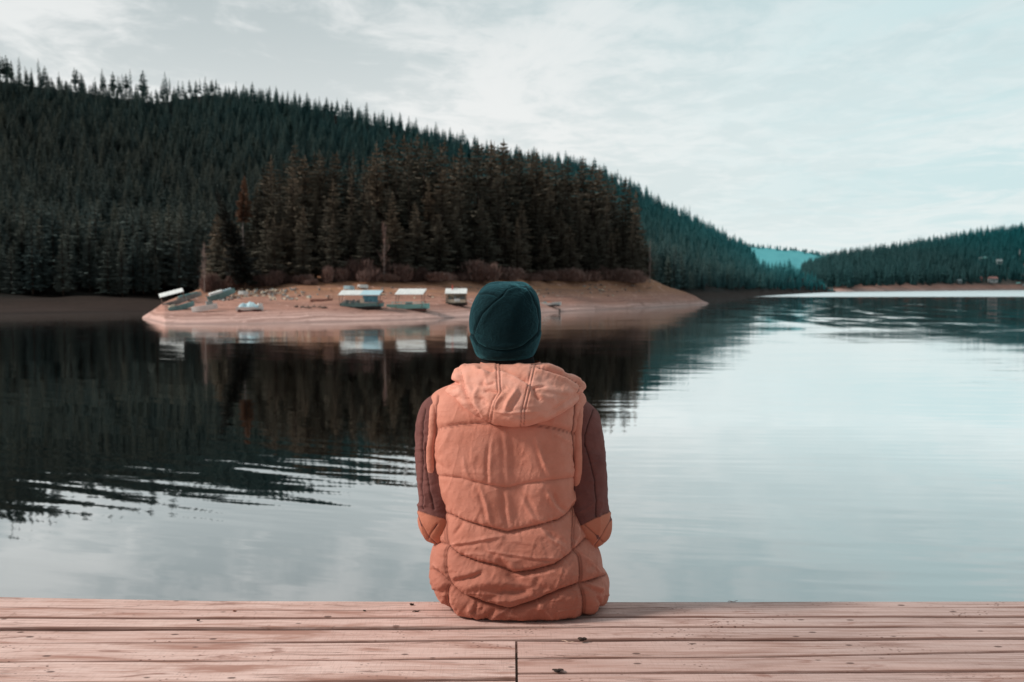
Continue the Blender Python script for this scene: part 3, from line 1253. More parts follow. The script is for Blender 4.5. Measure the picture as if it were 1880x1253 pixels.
# low reddish scow
e = boat('scow', 'low rusty pink scow lying next to the long houseboat', 590, 556, 2.9, 1.3, .42, .12, M_rust, M_dark, .55)
mb = MB()
for i in range(7):
    a = i * .9
    mb.tube([(.7 + .12 * i, .1, .4), (.7 + .12 * i + .25 * math.cos(a), .1 + .2 * math.sin(a), .95 + .1 * math.sin(i * 2))], .03, 5)
mb.build('brushwood', M_wood, e)
# tarp covered boat
e = boat('covered_boat', 'white boat heaped with pale tarpaulins near the middle of the beach', 458, 572, 3.2, 1.5, .5, .18, M_white, M_dkred, .35)
r = np.random.default_rng(3)
nr, nc = 16, 26
V = []
for i in range(nr):
    for k in range(nc):
        u, v = k / (nc - 1) * 2 - 1, i / (nr - 1) * 2 - 1
        h = max(0, 1 - abs(u) ** 2.5) * max(0, 1 - abs(v) ** 2.2)
        V.append((u * 1.2 - .15, v * .68, .45 + .62 * h))
V = np.array(V)
V[:, 2] += .22 * vnoise(V[:, :2] * 2.3, 4) * (V[:, 2] > .5) + .10 * vnoise(V[:, :2] * 5, 8)
link('tarpaulin', mesh('tarpaulin', V, grid_faces(nr, nc, False), True), M_paleblue, e)
MB().box((1.2, -.1, .68), (.5, .6, .5), .3).build('motor_cover', M_white, e)
# white dinghy
e = boat('white_dinghy', 'small white open dinghy with its bow toward the water', 376, 573, 2.5, 1.2, .52, 3.5, M_white, None, .12)
MB().box((-.55, 0, .7), (.6, .8, .36), .1).build('engine_box', M_grey, e)
# slab roofed boat at the tip, and its neighbours, all drawn up the slope
def upslope(e, rz, ry, dz=.12):
    e.rotation_euler = (0, ry, rz)
    e.scale = (1.22, 1.22, 1.22)
    e.location.z += dz


upslope(e, .35, -.20)
e.rotation_euler = (0, .20, math.pi + .3)
e = boat('teal_rowboat', 'faded teal rowboat on the point below the white roofed boat', 334, 571, 2.6, 1.1, .5, .55, M_teal, None, .15)
MB().box((-.9, 0, .5), (.6, .8, .35)).build('stern_box', M_cream, e)
upslope(e, .4, -.24)
e = boat('roofed_boat', 'boat under a long white slab roof at the tip of the beach', 322, 562, 2.6, 1.3, .45, .45, M_grey, None, .3)
roof(e, -.1, 2.5, 1.3, 1.12, 1.5, M_white, 'roof')
upslope(e, .35, -.26)
e = boat('grey_boat', 'dull grey covered boat behind the white slab roof', 349, 552, 2.7, 1.2, .5, .5, M_grey, None, .2)
MB().box((-.1, 0, .56), (2.1, .9, .22)).build('cover', M_teal, e)
upslope(e, .4, -.26)
e = boat('tilted_boat', 'white topped green boat drawn up beside the brown bushes', 408, 549, 3.2, 1.4, .6, .5, M_teal, None, .25)
mb = MB()
mb.box((-.55, 0, .74), (1.5, 1.2, .3), 0, .06)
mb.build('cover', M_white, e)
MB().box((.75, 0, .72), (1.0, 1.0, .2)).build('fore_cover', M_paleblue, e)
upslope(e, .4, -.30)
for px, py, L, rz, lab in [(448, 542, 1.4, .1, 'little upturned white boat above the tarpaulin covered boat'),
                           (642, 532, 1.6, .05, 'small pale blue boat high on the bank, the lower of two'),
                           (668, 530, 1.8, .8, 'small white boat high on the bank, tilted up the slope')]:
    x, y, z = pen_at(px, py)
    e = empty('upturned_boat', (x, y, z), rz, label=lab, cat='boat')
    V, Fc = hull_vf(L, .8, .5, .15)
    V = [(a, b, .56 - c) for a, b, c in V]
    MB().add(V, [f[::-1] for f in Fc]).build('hull', M_paleblue if px == 642 else M_white, e)
    MB().box((0, 0, .57), (L * .8, .07, .05)).build('keel', M_grey, e)
# low boat right of the person
e = boat('low_boat', 'low white boat with dark bow and orange cover on the beach', 1010, 562, 3.8, 1.4, .55, -.22, M_white, M_dark, .12)
MB().box((-.1, 0, .5), (.8, .8, .34), .1).build('orange_cover', M_orange, e)
MB().box((-.85, 0, .5), (.55, .7, .34)).build('crate', M_teal, e)
MB().box((1.25, 0, .50), (.8, .5, .10)).build('bow_deck', M_dark, e)

# stakes standing in the shallows
for px, py, h, lab in [(457, 583, .9, 'short dark stake in the shallows below the tarpaulin covered boat'), (1027, 577, .9, 'short dark stake in the shallows below the low white boat')]:
    D = (CAMZ - ZW) * F / (py - 528)
    mb = MB()
    mb.tube([(0, 0, -.4), (.03, 0, h * .5), (0, .02, h)], [.11, .10, .09], 7)
    mb.box((.02, 0, h * .7), (.34, .07, .09), 0, 0, .2)
    o = mb.build('mooring_stake', M_dark)
    o.location = (float(xat(px, D)), D, ZW)
    tag(o, lab, 'stake')
# drift logs on the strand line
for i, px in enumerate((545, 556, 566, 577, 588, 596)):
    x, y, z = pen_at(px, 565 + (i % 3) * .8)
    mb = MB()
    L = rb.uniform(.5, .95)
    mb.tube([(-L / 2, 0, .1), (0, .05, .13), (L / 2, 0, .1)], [.10, .12, .08], 7)
    mb.tube([(0, 0, .12), (.12, 0, .4)], [.05, .03], 5)
    o = mb.build('drift_log', M_wood)
    o.location = (x, y, z)
    o.rotation_euler = (0, 0, rb.uniform(-.4, .4))
    tag(o, 'short dark drift log in the row on the wet sand below the scow', 'log', 'drift logs in a row on the wet sand')
# litter of boards, stones and roots higher up
mb = MB()
rl = random.Random(4)
for i in range(430):
    px = rl.choice([rl.gauss(505, 28), rl.gauss(490, 40), rl.gauss(425, 30), rl.uniform(380, 900), rl.uniform(960, 1200)])
    py = {0: 545}.get(1, rl.uniform(531, 552)) - (px - 500) * .012
    try:
        x, y, z = pen_at(px, py)
    except Exception:
        continue
    s = rl.uniform(.06, .30)
    if rl.random() < .5:
        mb.box((x, y, z + s * .3), (s * rl.uniform(2, 6), s * .7, s * .5), rl.uniform(0, 3), rl.uniform(-.2, .3), rl.uniform(-.3, .3), rl.randrange(3))
    else:
        mb.box((x, y, z + s * .3), (s * 1.4, s, s), rl.uniform(0, 3), rl.uniform(-.6, .6), rl.uniform(-.5, .5), rl.randrange(3))
o = mb.build('beach_litter', [M_grey, M_wood, M_cream])
tag(o, 'scattered stones, boards and driftwood on the upper beach', 'litter', None, 'stuff')


# ------------------------------------------------------------------ cabins across the water
def rh_at(px, py):
    Ds = np.linspace(900, 2200, 4000)
    zr = zat(np.full_like(Ds, py), Ds)
    zt = rhill_z(np.full_like(Ds, px), Ds)
    k = np.argmax(zr <= zt)
    D = Ds[k]
    return np.array([float(xat(px, D)), D, float(zt[k])])


M_hw = simple('weathered_white', (.40, .44, .45), (.32, .36, .37), .4, .8)
M_ho = simple('weathered_red', (.22, .11, .10), (.18, .10, .09), .4, .8)
M_ht = simple('weathered_green', (.14, .34, .33), (.12, .28, .28), .4, .8)
M_hd = simple('weathered_dark', (.07, .10, .10), (.05, .08, .08), .4, .8)
M_hg = simple('weathered_grey', (.24, .30, .31), (.19, .24, .25), .4, .8)


def cabin(px, py, w, wallm, roofm, label, d=.8, h=.45, rf=.5, front=0.0):
    x, y, z = rh_at(px, py)
    m_ = y / F
    W, Dp, H, R = w * m_, w * d * m_, w * h * m_, w * rf * m_
    e = empty('cabin', (x, y - front, z - 1.0), rh.uniform(-.15, .15), label=label, cat='cabin')
    MB().box((0, 0, H / 2 + .5), (W, Dp, H + 1)).build('wall', wallm, e)
    z0 = H + 1
    V = [(-W * .56, -Dp * .6, z0 - .1), (W * .56, -Dp * .6, z0 - .1), (W * .56, Dp * .6, z0 - .1), (-W * .56, Dp * .6, z0 - .1), (-W * .5, 0, z0 + R), (W * .5, 0, z0 + R)]
    MB().add(V, [(0, 1, 5, 4), (2, 3, 4, 5), (0, 4, 3), (1, 2, 5), (3, 2, 1, 0)]).build('roof', roofm, e)
    for sx in (-.3, .3):
        MB().box((sx * W, -Dp / 2 - .03, 1 + H * .55), (W * .16, .08, H * .4)).build('window', M_hd, e)
    MB().box((0, -Dp / 2 - .03, 1 + H * .38), (W * .14, .08, H * .76)).build('door', M_hd, e)


cabin(1811, 518, 14, M_hw, M_ho, 'white walled cabin with a dark red roof at the edge of the far bank', .7, .42, .28, 14)
cabin(1789, 515, 9, M_ho, M_ho, 'small reddish cabin beside the white walled one on the far bank', .7, .4, .4, 10)
cabin(1752, 519, 8, M_hg, M_hg, 'little grey hut just above the far bank, nearest the valley gap', .7, .35, .35, 10)
cabin(1790, 479, 8, M_ht, M_ht, 'turquoise roofed cabin among the far trees halfway up the slope', .7, .4, .5, 26)
cabin(1782, 479, 6, M_hw, M_hg, 'pale hut next to the turquoise roofed cabin on the slope', .7, .5, .4, 26)
cabin(1816, 486, 9, M_hg, M_hg, 'grey cabin in a small clearing above the white walled cabin', .7, .6, .4, 26)
cabin(1867, 508, 8, M_hw, M_hg, 'pale cabin under the trees close behind the beached green hull', .7, .35, .35, 14)
cabin(1868, 490, 13, M_hg, M_ho, 'long pinkish grey cabin on the open slope near the edge of the photo', .5, .2, .2, 26)
x, y, z = rh_at(1864, 521)
e = empty('beached_hull', (x, y - 5, z), .3, label='small turquoise boat drawn up on the far bank', cat='boat')
V, Fc = hull_vf(7, 2.4, 2.0, .2)
MB().add(V, Fc).build('hull', M_turq, e)
x, y, z = rh_at(1876, 526)
e = empty('beached_hull', (x, y - 4, z), -.5, label='grey and white boat low on the far bank near the water', cat='boat')
V, Fc = hull_vf(7, 2.6, 2.6, .3)
MB().add(V, Fc).build('hull', M_hw, e)
MB().box((-1, 0, 3), (2.4, 1.8, 1.6)).build('cabin_top', M_hg, e)
# pale bare tree on the slope
x, y, z = rh_at(1856, 470)
e = empty('bare_tree', (x, y - 22, z), 0, label='pale bare tree showing white against the dark far forest', cat='tree')
link_part('trunk', trunk_mesh(11, .3, .1), e).data.materials.append(M_hw)
c = twig_crown(650, 160, 11, 3.0, 'tree', .22, 2.6)
c.materials.append(M_hw)
link_part('crown', c, e)

# ------------------------------------------------------------------ dock
def wood_mat():
    t = NT('weathered_deck_wood')
    p = t.obj()
    x, y, z = t.xyz(p)
    bid = t.attr('board')
    sh = t.comb(t.math('ADD', x, t.math('MULTIPLY', bid, 37.0)), t.math('ADD', y, t.math('MULTIPLY', bid, 3.0)), z)
    grain = t.noise(t.mapping(sh, (3.0, 90, 90)), 1.0, 5, .65, .6)
    grain2 = t.noise(t.mapping(sh, (9.0, 260, 200)), 1.0, 3, .6)
    stain = t.noise(t.mapping(sh, (2.4, 13, 13)), 1.0, 5, .62, .6)
    stain2 = t.noise(t.mapping(sh, (.9, 5, 5), (0, 0, 0), (11, 4, 2)), 1.0, 3, .6)
    base = t.mix(bid, (.79, .555, .495), (.61, .375, .32))
    c = t.mix(t.ramp(grain, .42, .72, 0, .85), base, (.46, .245, .195))
    c = t.mix(t.ramp(grain2, .5, .72, 0, .35), c, (.84, .70, .66))
    c = t.mix(t.ramp(stain, .50, .68, 0, .80), c, (.36, .165, .12))
    # right-hand end: fall-off of light put into the colour, plus browner weathering
    gx = t.math('MULTIPLY', t.ramp(x, -.35, .9), t.ramp(stain2, .30, .62, .55, 1))
    c = t.mix(t.math('MULTIPLY', gx, .80), c, t.mix(t.ramp(grain, .40, .72), (.47, .345, .32), (.25, .145, .12)))
    crk = t.noise(t.mapping(sh, (1.3, 46, 40), (0, 0, 0), (5, 8, 1)), 1.0, 3, .6, .3)
    crack = t.math('MULTIPLY', t.ramp(t.math('ABSOLUTE', t.math('SUBTRACT', crk, .5)), .016, .004), t.ramp(t.noise(t.mapping(sh, (1.6, 8, 8), (0, 0, 0), (2, 2, 9)), 1.0, 2), .52, .60))
    c = t.mix(t.math('MULTIPLY', crack, .8), c, (.17, .085, .065))
    blot = t.noise(t.mapping(sh, (5, 20, 20), (0, 0, 0), (7, 1, 4)), 1.0, 4, .65, .8)
    c = t.mix(t.ramp(blot, .58, .70, 0, .7), c, (.27, .125, .095))
    # saw marks across the boards
    saw = t.noise(t.mapping(sh, (330, 14, 14), (0, 0, .12)), 1.0, 2)
    c = t.mix(t.ramp(saw, .50, .75, 0, .30), c, (.36, .22, .18))
    # dirt crumbs, nail holes and knots
    cl = t.noise(t.mapping(sh, (4, 9, 9), (0, 0, 0), (3, 3, 3)), 1.0, 2)
    v = t.voronoi(t.mapping(sh, (55, 85, 60)), 1.0)
    crumbs = t.math('MULTIPLY', t.ramp(v, .26, .12), t.ramp(cl, .50, .66))
    v2 = t.voronoi(t.mapping(sh, (9, 17, 14)), 1.0)
    crumbs2 = t.ramp(v2, .115, .065)
    c = t.mix(t.math('MULTIPLY', crumbs, .85), c, (.12, .055, .04))
    c = t.mix(t.math('MULTIPLY', crumbs2, .8), c, (.085, .045, .035))
    edge = t.attr('edge')
    c = t.mix(t.math('MULTIPLY', edge, t.ramp(grain, .3, .7, .35, .95)), c, (.26, .135, .105))
    h = t.math('ADD', t.math('MULTIPLY', grain, .7), t.math('ADD', t.math('MULTIPLY', grain2, .3), t.math('MULTIPLY', crumbs, .35)))
    nb = t.bump(h, .55, .004)
    t.bsdf(c, .82, nb, .22)
    return t.m


M_deck = wood_mat()
M_beam = simple('beam_wood', (.24, .16, .13), (.14, .09, .075), 6, .85, .2, .004)


def make_dock():
    e = empty('wooden_dock', (0, 2.5, 0), 0, label='weathered pinkish plank dock the person sits on', cat='dock')
    OFF = np.array([0, 2.5, 0])
    # lines between the boards as (px, py) rows in the photo
    full = [[(-300, 1090), (0, 1096), (400, 1103), (940, 1105), (1880, 1103.5), (2200, 1103)],
            [(-300, 1111), (0, 1115), (400, 1121), (900, 1120.5), (1250, 1115.5), (1880, 1116), (2200, 1116)],
            [(-300, 1132), (0, 1134), (500, 1134.5), (1100, 1132.5), (1880, 1132), (2200, 1132)],
            [(-300, 1154), (0, 1153.5), (740, 1151.5), (1100, 1150), (1880, 1149), (2200, 1149)],
            [(-300, 1181), (0, 1180), (450, 1178.5), (940, 1173.5), (1880, 1170), (2200, 1169)]]
    left = [[(-300, 1216), (0, 1215), (500, 1213), (948, 1209)], [(-300, 1258), (0, 1255), (500, 1252), (948, 1246)], [(-300, 1304), (948, 1296)]]
    right = [[(948, 1206), (1400, 1203), (1880, 1194), (2200, 1190)], [(948, 1235), (1880, 1229.5), (2200, 1228)], [(948, 1274), (1880, 1268), (2200, 1266)]]
    V, Fc, B, E = [], [], [], []
    r = np.random.default_rng(2)

    def liney(line):
        pts = np.array([deckpt(a, b) for a, b in line])
        return lambda x: np.interp(x, pts[:, 0], pts[:, 1])

    def board(x0, x1, fa, fb, ga, gb, bid, zoff=0.0, n=150):
        """fa: far edge y(x), fb: near edge y(x); ga, gb: half gaps"""
        xs = np.linspace(x0, x1, n)
        wob = fbm(np.stack([xs * 2.2, np.full(n, bid * 50)], 1), 3, 5) * .0022
        ga = np.asarray(ga) * np.clip(.95 + .75 * fbm(np.stack([xs * 1.1, np.full(n, bid * 77 + 3)], 1), 3, 15), .25, 1.9)
        ya = fa(xs) - ga - wob
        wob2 = fbm(np.stack([xs * 2.5, np.full(n, bid * 50 + 9)], 1), 3, 8) * .0022
        yb = fb(xs) + gb + wob2
        zt = zoff + fbm(np.stack([xs * 1.3, np.full(n, bid * 31)], 1), 2, 9) * .0012
        prof = [(-.036, 0, .8), (-.005, 0, 1), (-.0012, .0016, .9), (-.0002, .0040, .35), (.0001, .0075, 0), (.0005, .3, 0), (.0006, .5, 0), (.0005, .7, 0), (.0001, -.0075, 0), (-.0002, -.0040, .35), (-.0012, -.0016, .9), (-.005, -1, 1), (-.036, -1, .8)]
        o = len(V)
        m = len(prof)
        for i in range(n):
            w = ya[i] - yb[i]
            for (dz, q, ed) in prof:
                if q in (0, -1):
                    y = ya[i] if q == 0 else yb[i]
                elif abs(q) < .02:
                    y = ya[i] - q if q > 0 else yb[i] - q
                else:
                    y = ya[i] - w * q
                V.append((xs[i], y, zt[i] + dz))
                B.append(bid)
                E.append(ed)
        for i in range(n - 1):
            for k in range(m - 1):
                a = o + i * m + k
                Fc.append((a, a + m, a + m + 1, a + 1))
        Fc.append(tuple(o + k for k in range(m)))
        Fc.append(tuple(o + (n - 1) * m + k for k in range(m - 1, -1, -1)))

    fl = [liney(l) for l in full]
    const = lambda v: (lambda x: np.full_like(np.asarray(x, float), v))
    gl3 = lambda x: .0005
    XL, XR = -7.0, 7.0
    g3 = lambda x: np.interp(x, [-2, -.25, 0.1, 7], [.0135, .0095, .0022, .0016])
    g4 = lambda x: np.interp(x, [-2, -.9, -.2, 0.1, 2], [.0022, .0026, .0055, .0085, .009])
    gaps = [lambda x: 0, lambda x: .0024, lambda x: .0020, g3, g4]
    ids = [.35, .5, .15, .42, .0]
    for k in range(4):
        f_a, f_b = fl[k], fl[k + 1]
        ga, gb = gaps[k], gaps[k + 1]
        n = 260
        xs = np.linspace(XL, XR, n)
        board(XL, XR, f_a, f_b, np.asarray(ga(xs)) * np.ones(n), np.asarray(gb(xs)) * np.ones(n), ids[k] + .01 * k, -.0008 * k if k != 1 else .001, n)
    xj = deckpt(948, 1200)[0]
    prevl, prevr = fl[4], fl[4]
    idl, idr = [.22, .08, .3], [.62, .85, .7]
    for k in range(3):
        a, b = liney(left[k]), liney(right[k])
        n = 150
        xs = np.linspace(XL, xj - .003, n)
        board(XL, xj - .0030, prevl, a, g4(xs) if k == 0 else np.full(n, .004), np.interp(xs, [-1.2, -.3, 0], [.0018, .0040, .0052]), idl[k], -.001 + .0012 * (k % 2))
        xs = np.linspace(xj + .003, XR, n)
        board(xj + .0030, XR, prevr, b, g4(xs) if k == 0 else np.full(n, .0052), np.full(n, .0052), idr[k], -.0035 + .001 * k)
        prevl, prevr = a, b
    # the rest of the dock, behind and under the camera
    y = float(prevl(-1.0)) - .004
    k = 0
    while y > -3.0:
        w = .115 + .02 * math.sin(k * 2.1)
        for (a, b, s) in ((XL, xj - .003, .1), (xj + .003, XR, .6)):
            board(a, b, const(y), const(y - w), 0.0, .002, (s + .37 * k) % 1, -.001, 40)
        y -= w + .002
        k += 1
    me = mesh('decking', np.array(V) - OFF, Fc)
    setattr_f(me, 'board', B)
    setattr_f(me, 'edge', E)
    link('decking', me, M_deck, e)
    # beams and posts beneath
    MB().box((0, 2.70 - 2.5, -.036 - .11), (14, .09, .21)).build('edge_beam', M_beam, e)
    MB().box((0, .6 - 2.5, -.036 - .11), (14, .09, .21)).build('edge_beam', M_beam, e)
    for xx in np.arange(-6.2, 6.3, 1.03):
        MB().box((xx, -2.0 - .3, -.036 - .11), (.08, 4.2, .205)).build('joist', M_beam, e)
    for xx in (-6, -3.6, -1.3, 1.3, 3.6, 6):
        for yy in (2.58, .4):
            MB().tube([(xx, yy - 2.5, -5.0), (xx, yy - 2.5, -.26)], .11, 12).build('post', M_beam, e)


make_dock()

# crumbs lying on the boards
def chip(px, py, name, label, L, w, h, rz, mat, cat):
    x, y = deckpt(px, py)
    n = 9
    mb = MB()
    r = random.Random(int(px))
    pts = [(-L / 2 + L * i / (n - 1), w * .35 * math.sin(i * 1.3 + px), h * .5 + .0015 * math.sin(i)) for i in range(n)]
    mb.tube(pts, [w * .5 * (.25 + math.sin(math.pi * (i + .4) / n)) * r.uniform(.8, 1.15) for i in range(n)], 8, flat=1.0)
    o = mb.build(name, mat, None, True)
    for v in o.data.vertices:
        v.co.z = .0004 + max(0, v.co.z) * h / max(w, .001)
    o.location = (x, y, .001)
    o.rotation_euler = (0, 0, rz)
    tag(o, label, cat)


M_chip = simple('dark_bark_chip', (.055, .035, .028), (.025, .018, .016), 40, .85, .2, .002)
M_straw = simple('dry_straw', (.66, .46, .36), (.50, .33, .26), 30, .7)
M_chip2 = simple('red_bark_chip', (.24, .085, .05), (.14, .05, .035), 40, .85, .2)
chip(1069, 1177, 'bark_chip', 'largest dark bark chip on the gap behind the person', .021, .010, .008, .1, M_chip, 'bark chip')
chip(1043, 1180, 'straw', 'pale bent straw lying next to the dark bark chip', .034, .0022, .002, -.35, M_straw, 'straw')
chip(764, 1124, 'bark_splinter', 'thin dark splinter lying beside the vest hem', .022, .004, .003, .35, M_chip, 'splinter')
chip(756, 1112, 'bark_chip', 'small dark chip near the water edge beside the vest', .011, .006, .005, 0, M_chip, 'bark chip')
chip(669, 1123, 'bark_chip', 'tiny dark chip on the second board from the water', .007, .004, .003, 0, M_chip, 'bark chip')
chip(431, 1124, 'bark_chip', 'brown crumb on the second board, third from the vest', .009, .004, .003, .2, M_chip2, 'bark chip')
chip(364, 1141, 'bark_chip', 'dark oval chip just above the widest black gap', .009, .004, .003, -.1, M_chip, 'bark chip')
chip(1345, 1106, 'leaf_stalk', 'thin reddish stalk curled on the outer edge of the dock', .030, .0022, .002, .2, M_chip2, 'stalk')
chip(1024, 1232, 'bark_chip', 'dark flake in the crack next to the board joint', .024, .012, .003, .05, M_chip, 'bark chip')

# ------------------------------------------------------------------ the person
def zt_(pts):      # coordinates read off the enlarged upper back of the photo
    return [(740 + a / 4.7, 640 + b / 4.7) for a, b in pts]


def zb_(pts):      # ... and off the enlarged lower back
    return [(740 + a / 4.7, 900 + b / 4.7) for a, b in pts]


def cloth_mat(name, c1, c2, seamc, rough=.75, weave=900, fuzz=.0, sheen=.15, wr=.35, spec=.22, stint=None, hem_shade=None):
    t = NT(name)
    o = t.obj()
    nz = t.noise(t.mapping(o, (14, 14, 14)), 1.0, 5, .6)
    c = t.mix(t.ramp(nz, .36, .68), c1, c2)
    fine = t.noise(t.mapping(o, (weave, weave, weave * .6)), 1.0, 2, .6)
    c = t.mix(t.ramp(fine, .4, .75, 0, .22), c, tuple(k * .72 for k in c1))
    if hem_shade:
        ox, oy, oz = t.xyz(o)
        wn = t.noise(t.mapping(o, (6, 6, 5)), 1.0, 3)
        c = t.mix(t.math('MULTIPLY', t.ramp(oz, .36, .04), t.ramp(wn, .2, .7, .45, .9)), c, hem_shade)  # darker toward the hem: shade put into the cloth colour
    s = t.attr('seam')
    c = t.mix(s, c, seamc)
    cr = t.attr('crease')
    c = t.mix(t.math('MULTIPLY', cr, .45), c, tuple(min(1, k * 1.35 + .06) for k in c1))
    rg = t.math('ABSOLUTE', t.math('SUBTRACT', t.noise(t.mapping(o, (38, 38, 60)), 1.0, 4, .62, .9), .5))
    h = t.math('ADD', t.math('MULTIPLY', fine, .22), t.math('MULTIPLY', t.noise(t.mapping(o, (70, 70, 45)), 1.0, 3, .6), wr))
    h = t.math('ADD', h, t.math('MULTIPLY', t.ramp(rg, .0, .09, 1.0, 0), wr * .45))
    nb = t.bump(h, .6, .0034)
    b = t.bsdf(c, rough, nb, spec)
    t.put(b.inputs['Sheen Weight'], t.math('MULTIPLY', t.math('SUBTRACT', 1.0, s, None, True), sheen))
    b.inputs['Sheen Roughness'].default_value = .45
    b.inputs['Sheen Tint'].default_value = (*(stint or [min(1, k * 1.4 + .1) for k in c1]), 1)
    return t.m


M_vest = cloth_mat('salmon_quilted_cotton', (.67, .280, .203), (.59, .228, .158), (.13, .038, .026), hem_shade=(.36, .120, .080))
M_hood = cloth_mat('salmon_hood_cotton', (.76, .370, .285), (.69, .300, .215), (.17, .055, .045))
M_sleeve = cloth_mat('mauve_brown_fleece', (.20, .085, .076), (.150, .062, .056), (.03, .012, .012), .95, 700, .3, .25, .5, .1)
M_patch = cloth_mat('orange_elbow_cotton', (.56, .205, .130), (.48, .165, .10), (.15, .045, .03))
M_beanie = cloth_mat('teal_fleece', (.0036, .016, .0205), (.0028, .013, .017), (.002, .010, .013), .95, 420, .5, .55, .8, .1, (.10, .38, .45))
M_collar = cloth_mat('black_rib_knit', (.012, .011, .012), (.009, .008, .009), (.003, .003, .003), .9, 600)
M_jeans = cloth_mat('blue_green_denim', (.035, .085, .105), (.025, .065, .085), (.01, .02, .03), .85, 1200)
M_shoe = simple('dark_shoe', (.03, .028, .028), (.05, .045, .042), 20, .6)
M_sole = simple('pale_sole', (.55, .52, .48), (.45, .42, .40), 20, .7)
M_skin = simple('skin', (.60, .36, .27), (.54, .31, .23), 30, .55)
M_hair = simple('dark_hair', (.03, .02, .014), (.045, .03, .02), 60, .6)
M_eye = simple('eye_white', (.75, .73, .70), (.7, .68, .65), 30, .3)
M_iris = simple('iris', (.05, .035, .02), (.04, .03, .02), 30, .2)

CX = float(P(947, 1100, 2.735)[0])
HX = float(P(928, 590, 2.76)[0])


def remeshed(name, parts, voxel, mat, parent=None, sm=3):
    mb = MB()
    for V, Fc in parts:
        mb.add(V, Fc)
    me = mesh(name, mb.v, mb.f)
    o = link(name, me)
    md = o.modifiers.new('join', 'REMESH')
    md.mode = 'VOXEL'
    md.voxel_size = voxel
    ms = o.modifiers.new('relax', 'SMOOTH')
    ms.factor = .6
    ms.iterations = sm
    dg = bpy.context.evaluated_depsgraph_get()
    new = bpy.data.meshes.new_from_object(o.evaluated_get(dg))
    o.modifiers.clear()
    o.data = new
    new.name = name
    bpy.data.meshes.remove(me)
    new.materials.clear()
    new.materials.append(mat)
    new.polygons.foreach_set('use_smooth', [True] * len(new.polygons))
    if parent:
        o.parent = parent
    return o


def limb(ctrl, n=24, seg=16):
    """ctrl rows x, y, z, r"""
    s = spline(ctrl, n)
    pts, rad = s[:, :3], s[:, 3]
    # rounded ends
    d0 = (pts[0] - pts[1]) / np.linalg.norm(pts[0] - pts[1])
    d1 = (pts[-1] - pts[-2]) / np.linalg.norm(pts[-1] - pts[-2])
    P0 = [pts[0] + d0 * rad[0] * k for k in (.95, .7, .35)]
    R0 = [rad[0] * k for k in (.31, .71, .94)]
    P1 = [pts[-1] + d1 * rad[-1] * k for k in (.35, .7, .95)]
    R1 = [rad[-1] * k for k in (.94, .71, .31)]
    return tube_vf(np.concatenate([P0, pts, P1]), R0 + list(rad) + R1, seg)


def ellip(c, r, n=20, m=14, sq=1.0):
    V, Fc = [], []
    for i in range(m + 1):
        a = math.pi * i / m
        for k in range(n):
            b = 2 * math.pi * k / n
            V.append((c[0] + r[0] * math.sin(a) * math.cos(b), c[1] + r[1] * math.sin(a) * math.sin(b), c[2] + r[2] * math.cos(a)))
    for i in range(m):
        for k in range(n):
            k2 = (k + 1) % n
            Fc.append((i * n + k, (i + 1) * n + k, (i + 1) * n + k2, i * n + k2))
    return V, Fc


# joints
def J(px, py, Y):
    return P(px, py, Y)


SH_L, SH_R = J(806, 768, 2.755), J(1060, 775, 2.755)
EL_L, EL_R = J(807, 958, 2.735), J(1083, 966, 2.735)
WR_L = np.array([CX - .105, 2.955, .205])
WR_R = np.array([CX + .100, 2.965, .205])
HIP_L, HIP_R = np.array([CX - .095, 2.745, .092]), np.array([CX + .100, 2.745, .092])
KN_L, KN_R = np.array([CX - .160, 3.150, .080]), np.array([CX + .175, 3.160, .100])
AN_L, AN_R = np.array([CX - .190, 3.120, -.335]), np.array([CX + .165, 3.130, -.335])
NECK = np.array([HX + .003, 2.768, float(P(928, 690, 2.765)[2])])
HEADC = np.array([HX, 2.775, float(P(928, 600, 2.77)[2])])


def hand(wr, side):
    """right or left hand resting on the thigh, fingers forward and gently bent"""
    parts = []
    w = wr
    parts.append(limb([(*w, .024), (*(w + [side * -.006, .045, -.004]), .024), (*(w + [side * -.008, .085, -.008]), .022)], 8, 12))
    for k in (-1, 0, 1):
        parts.append(limb([(*(w + [k * .012, .02, 0]), .019), (*(w + [k * .024 - side * .008, .088, -.006]), .0165)], 8, 10))
    spec = [(.033, .070, .0085), (.012, .080, .0088), (-.011, .074, .0084), (-.032, .058, .0076)]
    for (ox, L, r) in spec:                                  # index .. little, counted from the inside
        x0 = -side * ox - side * .008
        a = w + [x0, .088, -.006]
        b = a + [x0 * .12, L * .45, -.003]
        c = b + [x0 * .06, L * .30, -.016]
        d = c + [0, L * .22, -.020]
        parts.append(limb([(*a, r * 1.1), (*b, r * 1.02), (*c, r * .95), (*d, r * .8)], 12, 10))
    a = w + [-side * .022, .03, -.003]
    b = a + [-side * .026, .032, -.006]
    c = b + [-side * .012, .030, -.010]
    d = c + [-side * .002, .022, -.010]
    parts.append(limb([(*a, .013), (*b, .0115), (*c, .0105), (*d, .0085)], 12, 10))
    return parts


